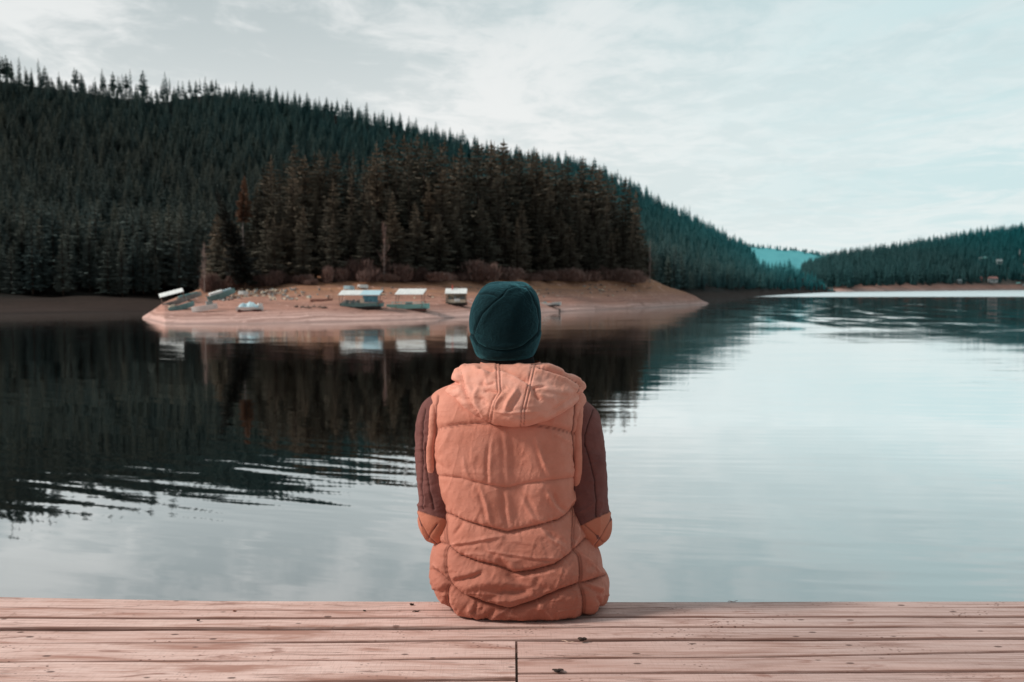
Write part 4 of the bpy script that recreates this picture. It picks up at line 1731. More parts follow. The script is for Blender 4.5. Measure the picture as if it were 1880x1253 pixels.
def make_body():
    p = []
    # torso, neck
    p.append(limb([(CX, 2.735, .11, .105), (CX, 2.73, .22, .10), (CX - .003, 2.735, .36, .105), (CX - .008, 2.745, .48, .105), (HX + .004, 2.757, .565, .075), (*NECK, .056), (HX, 2.772, HEADC[2] - .06, .055)], 30, 20))
    for s in (-1, 1):
        p.append(limb([(CX + s * .055, 2.735, .13, .095), (CX + s * .05, 2.735, .30, .095), (CX + s * .075, 2.745, .46, .085)], 14, 16))
    for S, E, W in ((SH_L, EL_L, WR_L), (SH_R, EL_R, WR_R)):
        mid = (S + E) / 2
        fm = E * .6 + W * .4
        p.append(limb([(CX, 2.755, .50, .05), (*((S + [CX, 2.755, .52]) / 2), .05), (*S, .050), (*mid, .044), (*E, .037), (*fm, .036), (*W, .024)], 34, 14))
    for H_, K, A in ((HIP_L, KN_L, AN_L), (HIP_R, KN_R, AN_R)):
        mid = (H_ + K) / 2 - [0, 0, .012]
        cal = K * .62 + A * .38 + [0, -.022, 0]
        p.append(limb([(*H_, .080), (*mid, .068), (*K, .050), (*cal, .050), (*A, .036)], 30, 16))
        p.append(limb([(*A, .036), (*(A + [0, .05, -.05]), .036), (*(A + [0, .15, -.07]), .028)], 12, 12))
    # head: cranium, face, jaw
    h = HEADC
    p.append(ellip(h + [0, -.004, .022], (.074, .092, .088), 28, 20))
    p.append(ellip(h + [0, .030, -.035], (.062, .066, .075), 24, 18))
    p.append(limb([(*(h + [0, .060, -.105]), .024), (*(h + [0, .040, -.100]), .034)], 6, 14))
    for s in (-1, 1):
        p.append(limb([(*(h + [s * .052, .005, -.07]), .018), (*(h + [s * .034, .052, -.100]), .018)], 8, 10))
        p.append(ellip(h + [s * .040, .070, -.035], (.022, .018, .018), 12, 10))          # cheek
        p.append(ellip(h + [s * .074, .000, -.020], (.010, .020, .032), 12, 10))          # ear
        p.append(limb([(*(h + [s * .012, .090, .012]), .009), (*(h + [s * .045, .074, .012]), .009)], 8, 8))   # brow
    p.append(limb([(*(h + [0, .090, .005]), .008), (*(h + [0, .104, -.022]), .010), (*(h + [0, .110, -.036]), .012)], 8, 10))  # nose
    for s in (-1, 1):
        p.append(ellip(h + [s * .010, .098, -.040], (.009, .010, .008), 10, 8))
    p.append(ellip(h + [0, .088, -.066], (.022, .010, .0055), 14, 8))
    p.append(ellip(h + [0, .087, -.077], (.019, .010, .0060), 14, 8))
    p += hand(WR_L, -1)
    p += hand(WR_R, 1)
    o = remeshed('person', p, .0045, M_skin, None, 4)
    tag(o, 'person seated on the dock seen from behind, in a teal beanie and salmon quilted vest', 'person')
    for s in (-1, 1):
        e = MB()
        V, Fc = ellip(h + [s * .029, .080, -.008], (.012, .010, .009), 14, 10)
        e.add([(x, y - .006, z) for x, y, z in V], Fc, 0)
        V, Fc = ellip(h + [s * .029, .0805, -.008], (.0055, .0042, .0055), 12, 8)
        e.add(V, Fc, 1)
        e.build('eye', [M_eye, M_iris], o, True)
    return o


BODY = make_body()


def nearest_seams(q, seams):
    return [polydist(q, s) for s in seams]


def folds(q, strokes):
    """sum of hand-laid ridges (+) and valleys (-): (polyline, mm, width in photo px)"""
    d = np.zeros(len(q))
    for line, amp, w in strokes:
        e, arc, _ = polydist(q, line)
        L = sum(math.hypot(b[0] - a[0], b[1] - a[1]) for a, b in zip(line[:-1], line[1:]))
        fade = np.clip(np.minimum(arc, L - arc) / (L * .25) + .25, 0, 1)
        d += amp * .001 * np.exp(-(e / w) ** 2) * fade
    return d


SEAM_YOKE = [(796, 791.5), (812, 785), (846, 779.5), (888, 777), (940, 779), (984, 780), (1019, 785.5), (1053, 795), (1068, 797)]
SEAM2 = [(790, 866), (799, 873), (846, 878), (885, 888), (929, 896.5), (965, 888), (1011, 882), (1066, 876)]
SEAM3 = [(806, 936), (816, 941), (836, 949), (850, 956), (885, 966), (931, 977), (984, 966), (1026, 954.5), (1042, 944), (1060, 925)]
SEAM4 = [(800, 993), (822, 1000), (831, 1009), (846, 1020), (877, 1031), (911, 1038), (925, 1043), (942, 1052), (980, 1047), (1019, 1036), (1045, 1018), (1061, 1003), (1076, 988)]
SEAM5 = [(798, 1045), (812, 1056), (826, 1070), (836, 1078), (854, 1091), (892, 1106), (938, 1116.5), (980, 1103), (1026, 1083), (1061, 1071), (1084, 1066), (1112, 1056)]
SEAM_SL = [(815, 930), (817, 950), (821, 987), (824, 1001), (820, 1012), (820, 1030), (823, 1056), (828, 1070), (823, 1082), (824, 1106), (834, 1128), (843, 1142)]
SEAM_SR = [(1053, 930), (1053, 949), (1050, 1005), (1062, 1022), (1064, 1045), (1063, 1070), (1068, 1090), (1070, 1110), (1068, 1150)]
H_SEAMS = [SEAM_YOKE, SEAM2, SEAM3, SEAM4, SEAM5]
V_SEAMS = [SEAM_SL, SEAM_SR]
ARM_SEAMS = [[(806, 728), (801, 745), (800, 770), (800, 795), (795, 820), (793, 850), (800, 880)], [(1057, 730), (1055, 760), (1052, 795), (1055, 835), (1058, 870), (1056, 900)]]

VEST_FOLDS = [
    (zt_([(770, 700), (730, 900), (725, 1010), (728, 1190)]), -2.6, 4.0), (zt_([(760, 720), (745, 1000), (752, 1190)]), 1.5, 4.0),
    (zt_([(880, 720), (890, 880), (893, 1180)]), 3.0, 5.0), (zt_([(850, 720), (865, 900), (872, 1180)]), -2.0, 5.0), (zt_([(895, 720), (930, 920), (930, 1100)]), -1.6, 5.0),
    (zt_([(1140, 770), (1190, 930), (1215, 1000), (1250, 1090)]), 2.6, 3.2), (zt_([(1120, 790), (1165, 930), (1215, 1090)]), -1.6, 4.5),
    (zt_([(280, 700), (420, 690), (380, 780), (300, 900)]), 1.5, 5.0), (zt_([(1300, 730), (1400, 790), (1470, 820)]), 1.6, 4.0),
    (zt_([(260, 960), (330, 1000), (400, 1050)]), -2.0, 4.0), (zt_([(1440, 900), (1490, 980)]), -2, 4),
    (zt_([(520, 940), (545, 1060), (600, 1160)]), 1.6, 4.0), (zt_([(480, 1060), (660, 1068), (760, 1080)]), .8, 2.0),
    (zb_([(670, -20), (720, 120), (745, 250), (775, 340)]), 2.6, 4.0), (zb_([(640, -20), (690, 120), (715, 250)]), -1.8, 4.0),
    (zb_([(850, -20), (870, 200), (910, 350)]), -3.0, 4.5), (zb_([(890, -20), (905, 180), (930, 330)]), 2.4, 4.5),
    (zb_([(1020, 60), (1120, 240), (1230, 280)]), 1.8, 4.5), (zb_([(1060, 40), (1150, 220)]), -1.4, 4),
    (zb_([(1240, 20), (1300, 130), (1350, 180)]), 3.6, 4.0), (zb_([(1285, 20), (1330, 140), (1420, 190)]), -4.2, 4.5), (zb_([(1480, 60), (1400, 160)]), 2.0, 4.0),
    (zb_([(395, 470), (600, 440), (740, 410), (890, 385)]), 2.8, 3.0), (zb_([(420, 500), (620, 462), (800, 430)]), -1.8, 4.0),
    (zb_([(440, 400), (500, 310), (520, 260)]), -2.6, 3.5), (zb_([(540, 550), (720, 546)]), 1.5, 2.0), (zb_([(720, 512), (900, 550), (1150, 582), (1380, 590)]), 2.2, 2.4),
    (zb_([(720, 535), (900, 572), (1150, 604), (1370, 612)]), -1.4, 3.0), (zb_([(1200, 310), (1290, 400), (1420, 470)]), -2.6, 4.5), (zb_([(1180, 330), (1270, 420), (1400, 500)]), 1.8, 4.0),
    (zb_([(880, 400), (960, 440), (1130, 470)]), 1.2, 3.0), (zb_([(930, 380), (1020, 350), (1030, 400)]), -1.0, 3.0),
    (zb_([(790, 590), (880, 640), (940, 730), (1030, 800)]), -7.0, 7.0), (zb_([(840, 560), (920, 640), (980, 700)]), 4.0, 6.0), (zb_([(980, 760), (1120, 740), (1300, 700)]), 1.6, 4.0),
    (zb_([(430, 795), (520, 770), (640, 735), (720, 690)]), -5.0, 5.0), (zb_([(420, 750), (560, 720), (650, 690)]), 3.0, 5.0), (zb_([(520, 840), (640, 810), (770, 790), (900, 800)]), 5.5, 7.0),
    (zb_([(770, 905), (860, 860), (1000, 870), (1110, 850)]), -5.5, 6.0), (zb_([(800, 930), (930, 940), (1080, 900)]), 3.0, 5.0),
    (zb_([(600, 870), (760, 880), (870, 900)]), 1.6, 3.0), (zb_([(1080, 800), (1200, 840), (1330, 850)]), -1.6, 5.0),
    (zb_([(610, 1040), (640, 990), (640, 940)]), -4.0, 4.5), (zb_([(700, 1080), (760, 1050), (810, 1010)]), -4.2, 4.0), (zb_([(570, 980), (600, 1040), (680, 1090)]), 3.0, 5.0), (zb_([(740, 1085), (830, 1040), (900, 1020)]), 2.8, 4.0),
    (zb_([(820, 1130), (900, 1080), (940, 1030)]), 1.6, 4.0), (zb_([(1150, 950), (1180, 990), (1300, 1080)]), 1.4, 5.0), (zb_([(420, 900), (460, 1000), (540, 1080)]), 1.8, 5.0),
    (zb_([(1200, 1180), (1190, 1130)]), -3.5, 3.0), (zb_([(1010, 1185), (990, 1140)]), -2.0, 3.0), (zb_([(860, 1175), (840, 1130)]), -2.0, 3.0), (zb_([(1400, 1170), (1380, 1130)]), -2.0, 3.0),
    (zb_([(1550, 820), (1640, 870), (1700, 900)]), -4.0, 4.5), (zb_([(1560, 780), (1650, 830), (1710, 860)]), 3.0, 4.5), (zb_([(1640, 900), (1680, 960), (1690, 1030)]), -5.0, 4.0),
    (zb_([(1600, 640), (1660, 700)]), -2.5, 4.0), (zb_([(1540, 560), (1620, 640), (1690, 720)]), 2.4, 5.0), (zb_([(1720, 740), (1735, 860), (1690, 1050)]), -4.0, 3.0),
    (zb_([(1480, 300), (1470, 400), (1500, 460)]), -3.5, 3.0), (zb_([(1500, 300), (1520, 380), (1480, 480)]), 2.5, 3.0), (zb_([(1520, 340), (1560, 440), (1640, 540)]), -2.5, 3.0),
    (zb_([(290, 690), (340, 720), (380, 770)]), -3.0, 3.0), (zb_([(270, 640), (330, 680)]), 2.0, 3.0), (zb_([(300, 560), (360, 600)]), -2.0, 3.0), (zb_([(270, 850), (380, 880)]), -2.5, 3.5),
    (zb_([(290, 900), (370, 950)]), 2.0, 3.5), (zb_([(330, 990), (420, 1010)]), -2.0, 3.5), (zb_([(345, 180), (340, 300), (370, 330)]), -2.0, 3.0),
]

VEST_ROWS = [  # py, left px, right px, half depth, centre Y
    (1122, 832, 1096, .118, 2.742), (1119, 822, 1104, .130, 2.738), (1110, 811, 1112, .143, 2.736), (1096, 802, 1115, .149, 2.735), (1080, 794, 1114, .150, 2.735), (1060, 789, 1108, .149, 2.735), (1030, 796, 1097, .144, 2.735),
    (1000, 805, 1085, .138, 2.735), (970, 810, 1068, .133, 2.735), (940, 812, 1059, .130, 2.735), (900, 804, 1061, .129, 2.736), (870, 796, 1063, .130, 2.738),
    (830, 791, 1066, .131, 2.742), (790, 789, 1068, .128, 2.748), (762, 791, 1071, .120, 2.754), (744, 797, 1070, .110, 2.758), (732, 809, 1060, .100, 2.760), (722, 826, 1046, .092, 2.762),
    (710, 848, 1028, .086, 2.764), (698, 868, 1008, .080, 2.766), (688, 878, 998, .074, 2.768), (680, 882, 992, .070, 2.768)]


def make_vest():
    nr, nc = 300, 460
    rows = spline(VEST_ROWS, nr)
    # denser columns on the back half
    th = np.linspace(0, 2 * np.pi, nc, endpoint=False)
    th = th - .32 * np.sin(2 * (th)) * 0
    V = np.zeros((nr, nc, 3))
    z0 = None
    for i, (py, xl, xr, b, yc) in enumerate(rows):
        a0, a1 = P(xl, py, yc), P(xr, py, yc)
        cx, hw, z = (a0[0] + a1[0]) / 2, (a1[0] - a0[0]) / 2, a0[2]
        hw -= .004
        n = 2.55
        c, s = np.cos(th), np.sin(th)
        ex = np.sign(c) * np.abs(c) ** (2 / n)
        ey = np.sign(s) * np.abs(s) ** (2 / n)
        V[i, :, 0] = cx + hw * ex
        V[i, :, 1] = yc + b * ey
        V[i, :, 2] = z
        if i == 0:
            z0 = z
    V = V.reshape(-1, 3)
    V[:, 2] += .004 - z0 * 1.0 if z0 < .004 else 0
    # spine hollow and shoulder blades
    q = proj(V)
    back = smooth(.02, -.04, V[:, 1] - 2.735)
    hollow = .010 * np.exp(-((V[:, 0] - CX) / .045) ** 2) * smooth(.16, .30, V[:, 2]) * smooth(.58, .45, V[:, 2])
    V[:, 1] += hollow * back
    N = grid_normals(V, nr, nc)
    if (N[:, 1][V[:, 1] < 2.65].mean()) > 0:
        N = -N
    q = proj(V)
    d = np.ones(len(V))
    pucker = np.zeros(len(V))
    seam = np.zeros(len(V))
    for k, s in enumerate(H_SEAMS):
        e, arc, above = polydist(q, s)
        low = .55 if k < 2 else 1.0
        w = np.where(above > 0, 3.2 + (1.5 if k < 2 else 0), 8.0)
        depth = .55 if k == 1 else .62 if k == 0 else 1.0
        d *= 1 - depth * np.exp(-e / w)
        pucker -= depth * .0035 * np.exp(-(e / 2.2) ** 2)
        pk = vnoise(np.stack([arc / (7.0 if k < 2 else 5.0), e * .03 + 7 * k], 1), 31 + k) + .6 * vnoise(np.stack([arc / 3.0, e * .05 + 7 * k], 1), 61 + k)
        pucker += pk * np.exp(-e / (9 if k < 2 else 13)) * (.0012 if k < 2 else .0024)
        st = np.exp(-(e / (1.2 if k < 2 else 1.7)) ** 2) * (.72 + .28 * vnoise(np.stack([arc / 2.2, np.zeros(len(arc))], 1), 3))  # dark thread; lower seams drawn wider, crease shade put into the colour
        if k == 0:
            e2 = np.abs(e - 3.2)
            st = np.maximum(st * .6, np.exp(-(e2 / .9) ** 2) * .5 * (above < 0))
        if k == 1:
            st *= .25
        seam = np.maximum(seam, st)
    for k, s in enumerate(V_SEAMS):
        e, arc, above = polydist(q, s)
        d *= 1 - .8 * np.exp(-e / 6.0)
        pk = vnoise(np.stack([arc / 5.0, e * .04 + 70 * k], 1), 41 + k)
        pucker += pk * np.exp(-e / 10) * .0022
        seam = np.maximum(seam, .85 * np.maximum(np.exp(-(e / 1.0) ** 2), .6 * np.exp(-((e - 3) / .9) ** 2)))
    for k, s in enumerate(ARM_SEAMS):
        e, arc, above = polydist(q, s)
        d *= 1 - .75 * np.exp(-e / 5.0)
        pucker += vnoise(np.stack([arc / 4.0, e * .06 + 30 * k], 1), 47 + k) * np.exp(-e / 12) * .0022 - .003 * np.exp(-(e / 2.0) ** 2)
        seam = np.maximum(seam, .85 * np.exp(-(e / 1.5) ** 2))
    low = smooth(960, 1080, q[:, 1])
    puff = (.012 + .009 * low) * d - .006
    wr = fbm(np.stack([q[:, 0] / 26, q[:, 1] / 34], 1), 2, 77) * .0009 + .0010 * fbm(np.stack([q[:, 0] / 9 + q[:, 1] / 22, q[:, 1] / 15], 1), 3, 99) * (.5 + low)
    rid = 1 - np.abs(vnoise(np.stack([q[:, 0] / 20 + .5 * q[:, 1] / 40, q[:, 1] / 46 - .3 * q[:, 0] / 60], 1), 15))
    rid2 = 1 - np.abs(vnoise(np.stack([q[:, 0] / 30 - .6 * q[:, 1] / 30, q[:, 1] / 14 + .2 * q[:, 0] / 30], 1), 19))
    wr = wr + .0022 * rid ** 9 * (.6 + .6 * low) + .0018 * rid2 ** 10 * (.3 + low)
    fo = folds(q, VEST_FOLDS)
    puff *= .35 + .65 * np.clip(np.abs(N[:, 1]) * 1.2, 0, 1)
    D = puff + pucker * (.4 + .6 * d) + (wr + fo * 1.5) * np.clip(d * 1.4, .25, 1)
    front = 1 - back
    # front of the vest: simple horizontal baffles and a zip line down the middle
    fb = .012 * np.abs(np.sin((V[:, 2] - .02) / .085 * np.pi)) ** .6 * (1 - .9 * np.exp(-np.abs(V[:, 0] - CX) / .008))
    D = D * back + fb * front
    topfade = smooth(.64, .57, V[:, 2])
    D *= .3 + .7 * topfade
    V2 = V + N * D[:, None]
    V2[:, 2] = np.maximum(V2[:, 2], .0035 + .0012 * (1 + vnoise(V[:, :2] * 40, 5)))
    # close the hem underneath
    hem = V2[:nc].copy()
    inner = hem.copy()
    cc = hem.mean(0)
    inner[:, :2] = cc[:2] + (hem[:, :2] - cc[:2]) * .90
    inner[:, 2] = hem[:, 2] + .018
    Vall = np.concatenate([inner, V2])
    me = mesh('vest', Vall, grid_faces(nr + 1, nc), True)
    sm = np.concatenate([np.zeros(nc), seam * back])
    setattr_f(me, 'seam', sm)
    cre = np.zeros(len(V))
    for line, amp, w in VEST_FOLDS:
        if amp > 1.3 and w <= 5:
            e, arc, _ = polydist(q, line)
            cre = np.maximum(cre, np.exp(-(e / 1.1) ** 2) * min(1, 3.2 / w) * (.55 + .45 * vnoise(np.stack([arc / 9, arc * 0], 1), 6)))
    setattr_f(me, 'crease', np.concatenate([np.zeros(nc), np.clip(cre, 0, 1) * back]))
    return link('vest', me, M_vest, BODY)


VEST = make_vest()


def closed_tube(name, path, r, flat, mat, parent, n=14, sub=120, ruffle=.0):
    p = spline(list(path) + [path[0]], sub + 1)[:-1]
    m = len(p)
    T = np.roll(p, -1, 0) - np.roll(p, 1, 0)
    T /= np.linalg.norm(T, axis=1)[:, None]
    c = p.mean(0)
    V = []
    S = []
    for i in range(m):
        out = p[i] - c
        out -= T[i] * (out @ T[i])
        out /= np.linalg.norm(out)
        b = np.cross(T[i], out)
        for k in range(n):
            a = 2 * math.pi * k / n
            rr = r * (1 + ruffle * float(vnoise(np.array([[i * .55, k * .5]]), 12)[0]))
            V.append(p[i] + rr * (math.cos(a) * out * flat + math.sin(a) * b))
            S.append(.0)
    V = np.array(V)
    Fc = grid_faces(m, n)
    last = np.array([[(m - 1) * n + k, (m - 1) * n + (k + 1) % n, (k + 1) % n, k] for k in range(n)])
    me = mesh(name, V, np.concatenate([Fc, last]), True)
    setattr_f(me, 'seam', S)
    return link(name, me, mat, parent)


trL = [P(802, 731, 2.762), P(797, 748, 2.715), P(795, 770, 2.695), P(794, 796, 2.688), P(791, 822, 2.685), P(790.5, 850, 2.688), P(797, 878, 2.705), P(807, 892, 2.76), P(806, 878, 2.82), P(802, 840, 2.835), P(801, 790, 2.835), P(803, 752, 2.81)]
trR = [P(1062, 732, 2.762), P(1063, 750, 2.715), P(1062, 772, 2.695), P(1060, 800, 2.688), P(1061, 834, 2.685), P(1060.5, 864, 2.688), P(1058, 894, 2.705), P(1055, 906, 2.76), P(1055, 885, 2.82), P(1058, 840, 2.835), P(1059, 790, 2.835), P(1060, 752, 2.81)]
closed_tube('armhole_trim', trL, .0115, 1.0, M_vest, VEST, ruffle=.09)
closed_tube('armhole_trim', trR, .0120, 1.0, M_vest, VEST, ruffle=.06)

# ---- hood lying on the shoulders
HOOD_C = np.array([946.0, 722.0])
HOOD_OUT = [(838, 679), (850, 672), (866, 669.5), (890, 668.5), (911, 668.5), (945, 669.5), (982, 670), (1002, 671), (1022, 677), (1040, 686), (1058, 694), (1070, 702), (1075, 711), (1070, 720), (1064, 727),
            (1062, 736), (1050, 748), (1022, 765), (992, 777), (960, 784), (928, 783.5), (900, 778), (872, 766), (850, 752), (833, 738), (822, 728), (818, 719), (821, 711), (829, 704), (828.5, 694), (831, 686)]
HOOD_FOLDS = [
    (zt_([(800, 205), (860, 205), (930, 232), (1010, 285), (1085, 340), (1130, 372)]), 7.0, 5.5), (zt_([(830, 170), (900, 195), (990, 235), (1060, 275), (1090, 310)]), -10.0, 6.0),
    (zt_([(1110, 350), (1140, 400), (1185, 450)]), -5.0, 3.5), (zt_([(1110, 360), (1160, 335), (1240, 325)]), -2.6, 3.0), (zt_([(1100, 340), (1145, 345)]), -4.0, 3.5), (zt_([(1150, 400), (1230, 430), (1330, 430)]), 2.6, 7.0),
    (zt_([(985, 330), (960, 390), (905, 470), (880, 545)]), 4.5, 5.0), (zt_([(1010, 390), (960, 470), (900, 560)]), -3.0, 4.5), (zt_([(860, 400), (800, 470), (775, 530)]), 3.4, 4.5), (zt_([(900, 330), (850, 370)]), -2.0, 4.5),
    (zt_([(640, 175), (700, 180), (800, 192)]), -5.0, 3.5), (zt_([(600, 155), (690, 200), (760, 215)]), 3.4, 4.5), (zt_([(660, 170), (720, 240), (700, 300)]), 3.0, 4.0), (zt_([(740, 230), (690, 290), (660, 330)]), -3.0, 4.0),
    (zt_([(655, 330), (625, 400), (640, 480), (690, 590)]), 3.6, 4.0), (zt_([(690, 370), (740, 365), (820, 380)]), -4.0, 3.5), (zt_([(670, 310), (730, 318), (800, 290)]), -2.4, 3.0), (zt_([(650, 440), (690, 440), (720, 500)]), -2.4, 4.0),
    (zt_([(495, 185), (505, 270), (530, 360), (560, 440), (600, 520), (660, 590), (720, 640)]), -4.0, 3.5), (zt_([(455, 190), (460, 290), (500, 420), (560, 520)]), 3.0, 5.5), (zt_([(540, 200), (560, 320), (600, 420), (640, 520)]), 3.4, 6.0),
    (zt_([(395, 288), (440, 296), (490, 310)]), -6.5, 3.5), (zt_([(375, 340), (440, 350), (500, 340)]), -2.0, 3.5), (zt_([(430, 430), (500, 420), (560, 450)]), -2.0, 4.0), (zt_([(430, 200), (470, 150), (540, 135)]), 3.0, 5.0),
    (zt_([(1130, 152), (1260, 182), (1400, 228), (1525, 292), (1545, 330), (1510, 390)]), -6.5, 3.2), (zt_([(1180, 135), (1300, 165), (1440, 215), (1550, 280), (1565, 330)]), 4.5, 3.5), (zt_([(1130, 180), (1260, 215), (1420, 275), (1490, 330)]), 2.6, 4.5),
    (zt_([(770, 545), (900, 558), (1050, 550), (1180, 548)]), 1.8, 3.0), (zt_([(1240, 580), (1330, 520), (1440, 450), (1500, 400)]), -3.2, 4.0), (zt_([(1180, 610), (1300, 560), (1420, 490)]), 2.4, 5.0),
    (zt_([(1000, 210), (1060, 250), (1110, 260)]), -2.0, 5.0), (zt_([(1150, 250), (1290, 300), (1420, 330)]), -2.0, 7.0), (zt_([(1180, 340), (1340, 380), (1480, 380)]), 1.8, 6.0), (zt_([(960, 120), (1050, 160), (1130, 160)]), 2.0, 5.0),
    (zt_([(870, 600), (1000, 620), (1130, 610)]), 1.6, 6.0),
]
HS_L = [(911, 664), (912, 682), (912.6, 704), (914, 718), (904, 736), (898.5, 755), (894, 777)]
HS_R = [(983, 668), (974, 710), (971, 725), (963.5, 755), (962, 782)]


def make_hood():
    nt, nrho = 420, 170
    out = spline(HOOD_OUT + [HOOD_OUT[0]], nt + 1)[:-1]
    rho = np.linspace(0, 1, nrho) ** .8
    a = np.linspace(0, 1, nt)
    V = np.zeros((nrho, nt, 3))
    dirs = out - HOOD_C
    for i, r in enumerate(rho):
        q = HOOD_C + dirs * r
        h = np.sqrt(np.clip(1 - r ** 2.6, 0, 1))
        # height of the lying edge: over the shoulders at the sides, on the upper back below, behind the neck above
        qx = (q[:, 0] - 946) / 128.0
        qy = (q[:, 1] - 722) / 60.0
        rim = 2.655 + .060 * np.abs(qx) ** 2.2 + .030 * np.clip(-qy, 0, 1) - .030 * np.clip(qy, 0, 1.1)
        T = .074 + .024 * np.clip(qy, -1, 1) - .012 * np.abs(qx)
        Y = rim - T * h
        x = (q[:, 0] - 940) / F
        y = -(q[:, 1] - 626.5) / F
        dy = CP + y * SP
        V[i, :, 0] = x * Y / dy
        V[i, :, 1] = Y
        V[i, :, 2] = CAMZ + (-SP + y * CP) * Y / dy
    V = V.reshape(-1, 3)
    N = grid_normals(V, nrho, nt)
    if N[:, 1].mean() > 0:
        N = -N
    N[:nt] = N[nt:2 * nt].mean(0)
    q = proj(V)
    D = folds(q, HOOD_FOLDS) * 1.7
    seam = np.zeros(len(V))
    for k, s in enumerate((HS_L, HS_R)):
        e, arc, above = polydist(q, s)
        off = np.asarray(s) + [6.0 if k == 0 else -6.0, 1.0]
        e2, arc2, _ = polydist(q, off)
        D -= .0026 * np.exp(-(e / 1.8) ** 2) + .0026 * np.exp(-(e2 / 1.8) ** 2)
        D += .0018 * vnoise(np.stack([arc / 5, e * .05], 1), 51 + k) * np.exp(-e / 9)
        seam = np.maximum(seam, .68 * np.maximum(np.exp(-(e / .85) ** 2), np.exp(-(e2 / .85) ** 2)))
    # stitched channel along the left edge and the rim
    for s, am in ((zt_([(495, 185), (505, 270), (530, 360), (560, 440), (600, 520), (660, 590), (720, 640)]), .35), (zt_([(1130, 148), (1260, 178), (1400, 224), (1525, 288), (1548, 330), (1510, 392)]), .7)):
        e, arc, above = polydist(q, s)
        seam = np.maximum(seam, am * np.exp(-(e / .9) ** 2) * (vnoise(np.stack([arc / 1.6, arc * 0], 1), 8) > -.2))
        D += .0020 * vnoise(np.stack([arc / 4, e * .06], 1), 71) * np.exp(-e / 8)
    D += .0009 * fbm(np.stack([q[:, 0] / 22, q[:, 1] / 16], 1), 2, 23) + .0005 * fbm(np.stack([q[:, 0] / 7, q[:, 1] / 7], 1), 2, 29)
    # gathered lower hem
    rr = np.repeat(rho, nt)
    V2 = V + N * D[:, None]
    # inside: the edge rolls over and runs in toward the neck
    ring = V2[-nt:]
    nk = np.array([HX + .004, 2.765])
    Vin = []
    for f, dz, dyy in ((.97, .003, .012), (.90, .004, .028), (.72, -.004, .045), (.50, -.015, .06)):
        p = ring.copy()
        c = np.array([ring[:, 0].mean(), 0, ring[:, 2].mean()])
        p[:, 0] = c[0] + (ring[:, 0] - c[0]) * f
        p[:, 2] = c[2] + (ring[:, 2] - c[2]) * f + dz
        p[:, 1] = ring[:, 1] + dyy
        Vin.append(p)
    Vall = np.concatenate([V2] + Vin)
    me = mesh('hood', Vall, grid_faces(nrho + 4, nt), True)
    setattr_f(me, 'seam', np.concatenate([seam, np.zeros(4 * nt)]))
    o = link('hood', me, M_hood, VEST)
    # the hood edge carries on round the neck as a soft roll
    zc = float(P(928, 690, 2.76)[2])
    path = [(HX - .105, 2.70, zc + .010), (HX - .100, 2.76, zc + .004), (HX - .080, 2.82, zc - .018), (HX - .035, 2.855, zc - .045), (HX + .035, 2.855, zc - .045), (HX + .085, 2.82, zc - .018), (HX + .118, 2.76, zc - .002), (HX + .130, 2.70, zc - .004)]
    s = spline(path, 60)
    V, Fc = tube_vf(s, [.016 + .012 * math.sin(math.pi * i / 59) ** .5 for i in range(60)], 16)
    V = np.array(V)
    V += (fbm(V * 30, 2, 3) * .0025)[:, None]
    me = mesh('hood_edge', V, Fc, True)
    setattr_f(me, 'seam', np.zeros(len(V)))
    link('hood_edge', me, M_hood, o)


make_hood()

# ---- collar of the sweater
def make_collar():
    nr, nc = 30, 320
    V = np.zeros((nr, nc, 3))
    th = np.linspace(0, 2 * np.pi, nc, endpoint=False)
    zb, zt2 = float(P(932, 690, 2.76)[2]), float(P(932, 652, 2.76)[2])
    for i in range(nr):
        u = i / (nr - 1)
        r = .0735 - .004 * u + .004 * math.sin(math.pi * min(1, u * 1.0))
        if u > .9:
            r -= .004 * ((u - .9) / .1) ** 2
        rib = .0011 * np.sin(th * 80)
        V[i, :, 0] = HX + .006 + (r + rib) * np.cos(th)
        V[i, :, 1] = 2.768 + (r * 1.02 + rib) * np.sin(th)
        V[i, :, 2] = zb + (zt2 - zb) * u
    me = mesh('collar', V.reshape(-1, 3), grid_faces(nr, nc), True)
    setattr_f(me, 'seam', np.zeros(nr * nc))
    link('collar', me, M_collar, BODY)


make_collar()

# ---- beanie
BEANIE = [(657, 882, 973, .080), (654.5, 879, 976, .087), (650, 875, 980, .093), (640, 871, 985, .100), (628, 867.5, 989, .105), (612, 863.5, 992.5, .109), (595, 861.5, 994, .111), (578, 862.5, 993.5, .110),
          (562, 866, 991.5, .106), (548, 872, 988, .098), (538, 879, 983.5, .087), (530, 888, 976, .070), (524.5, 900, 966, .050), (521.5, 913, 953, .030), (520, 926, 941, .010)]


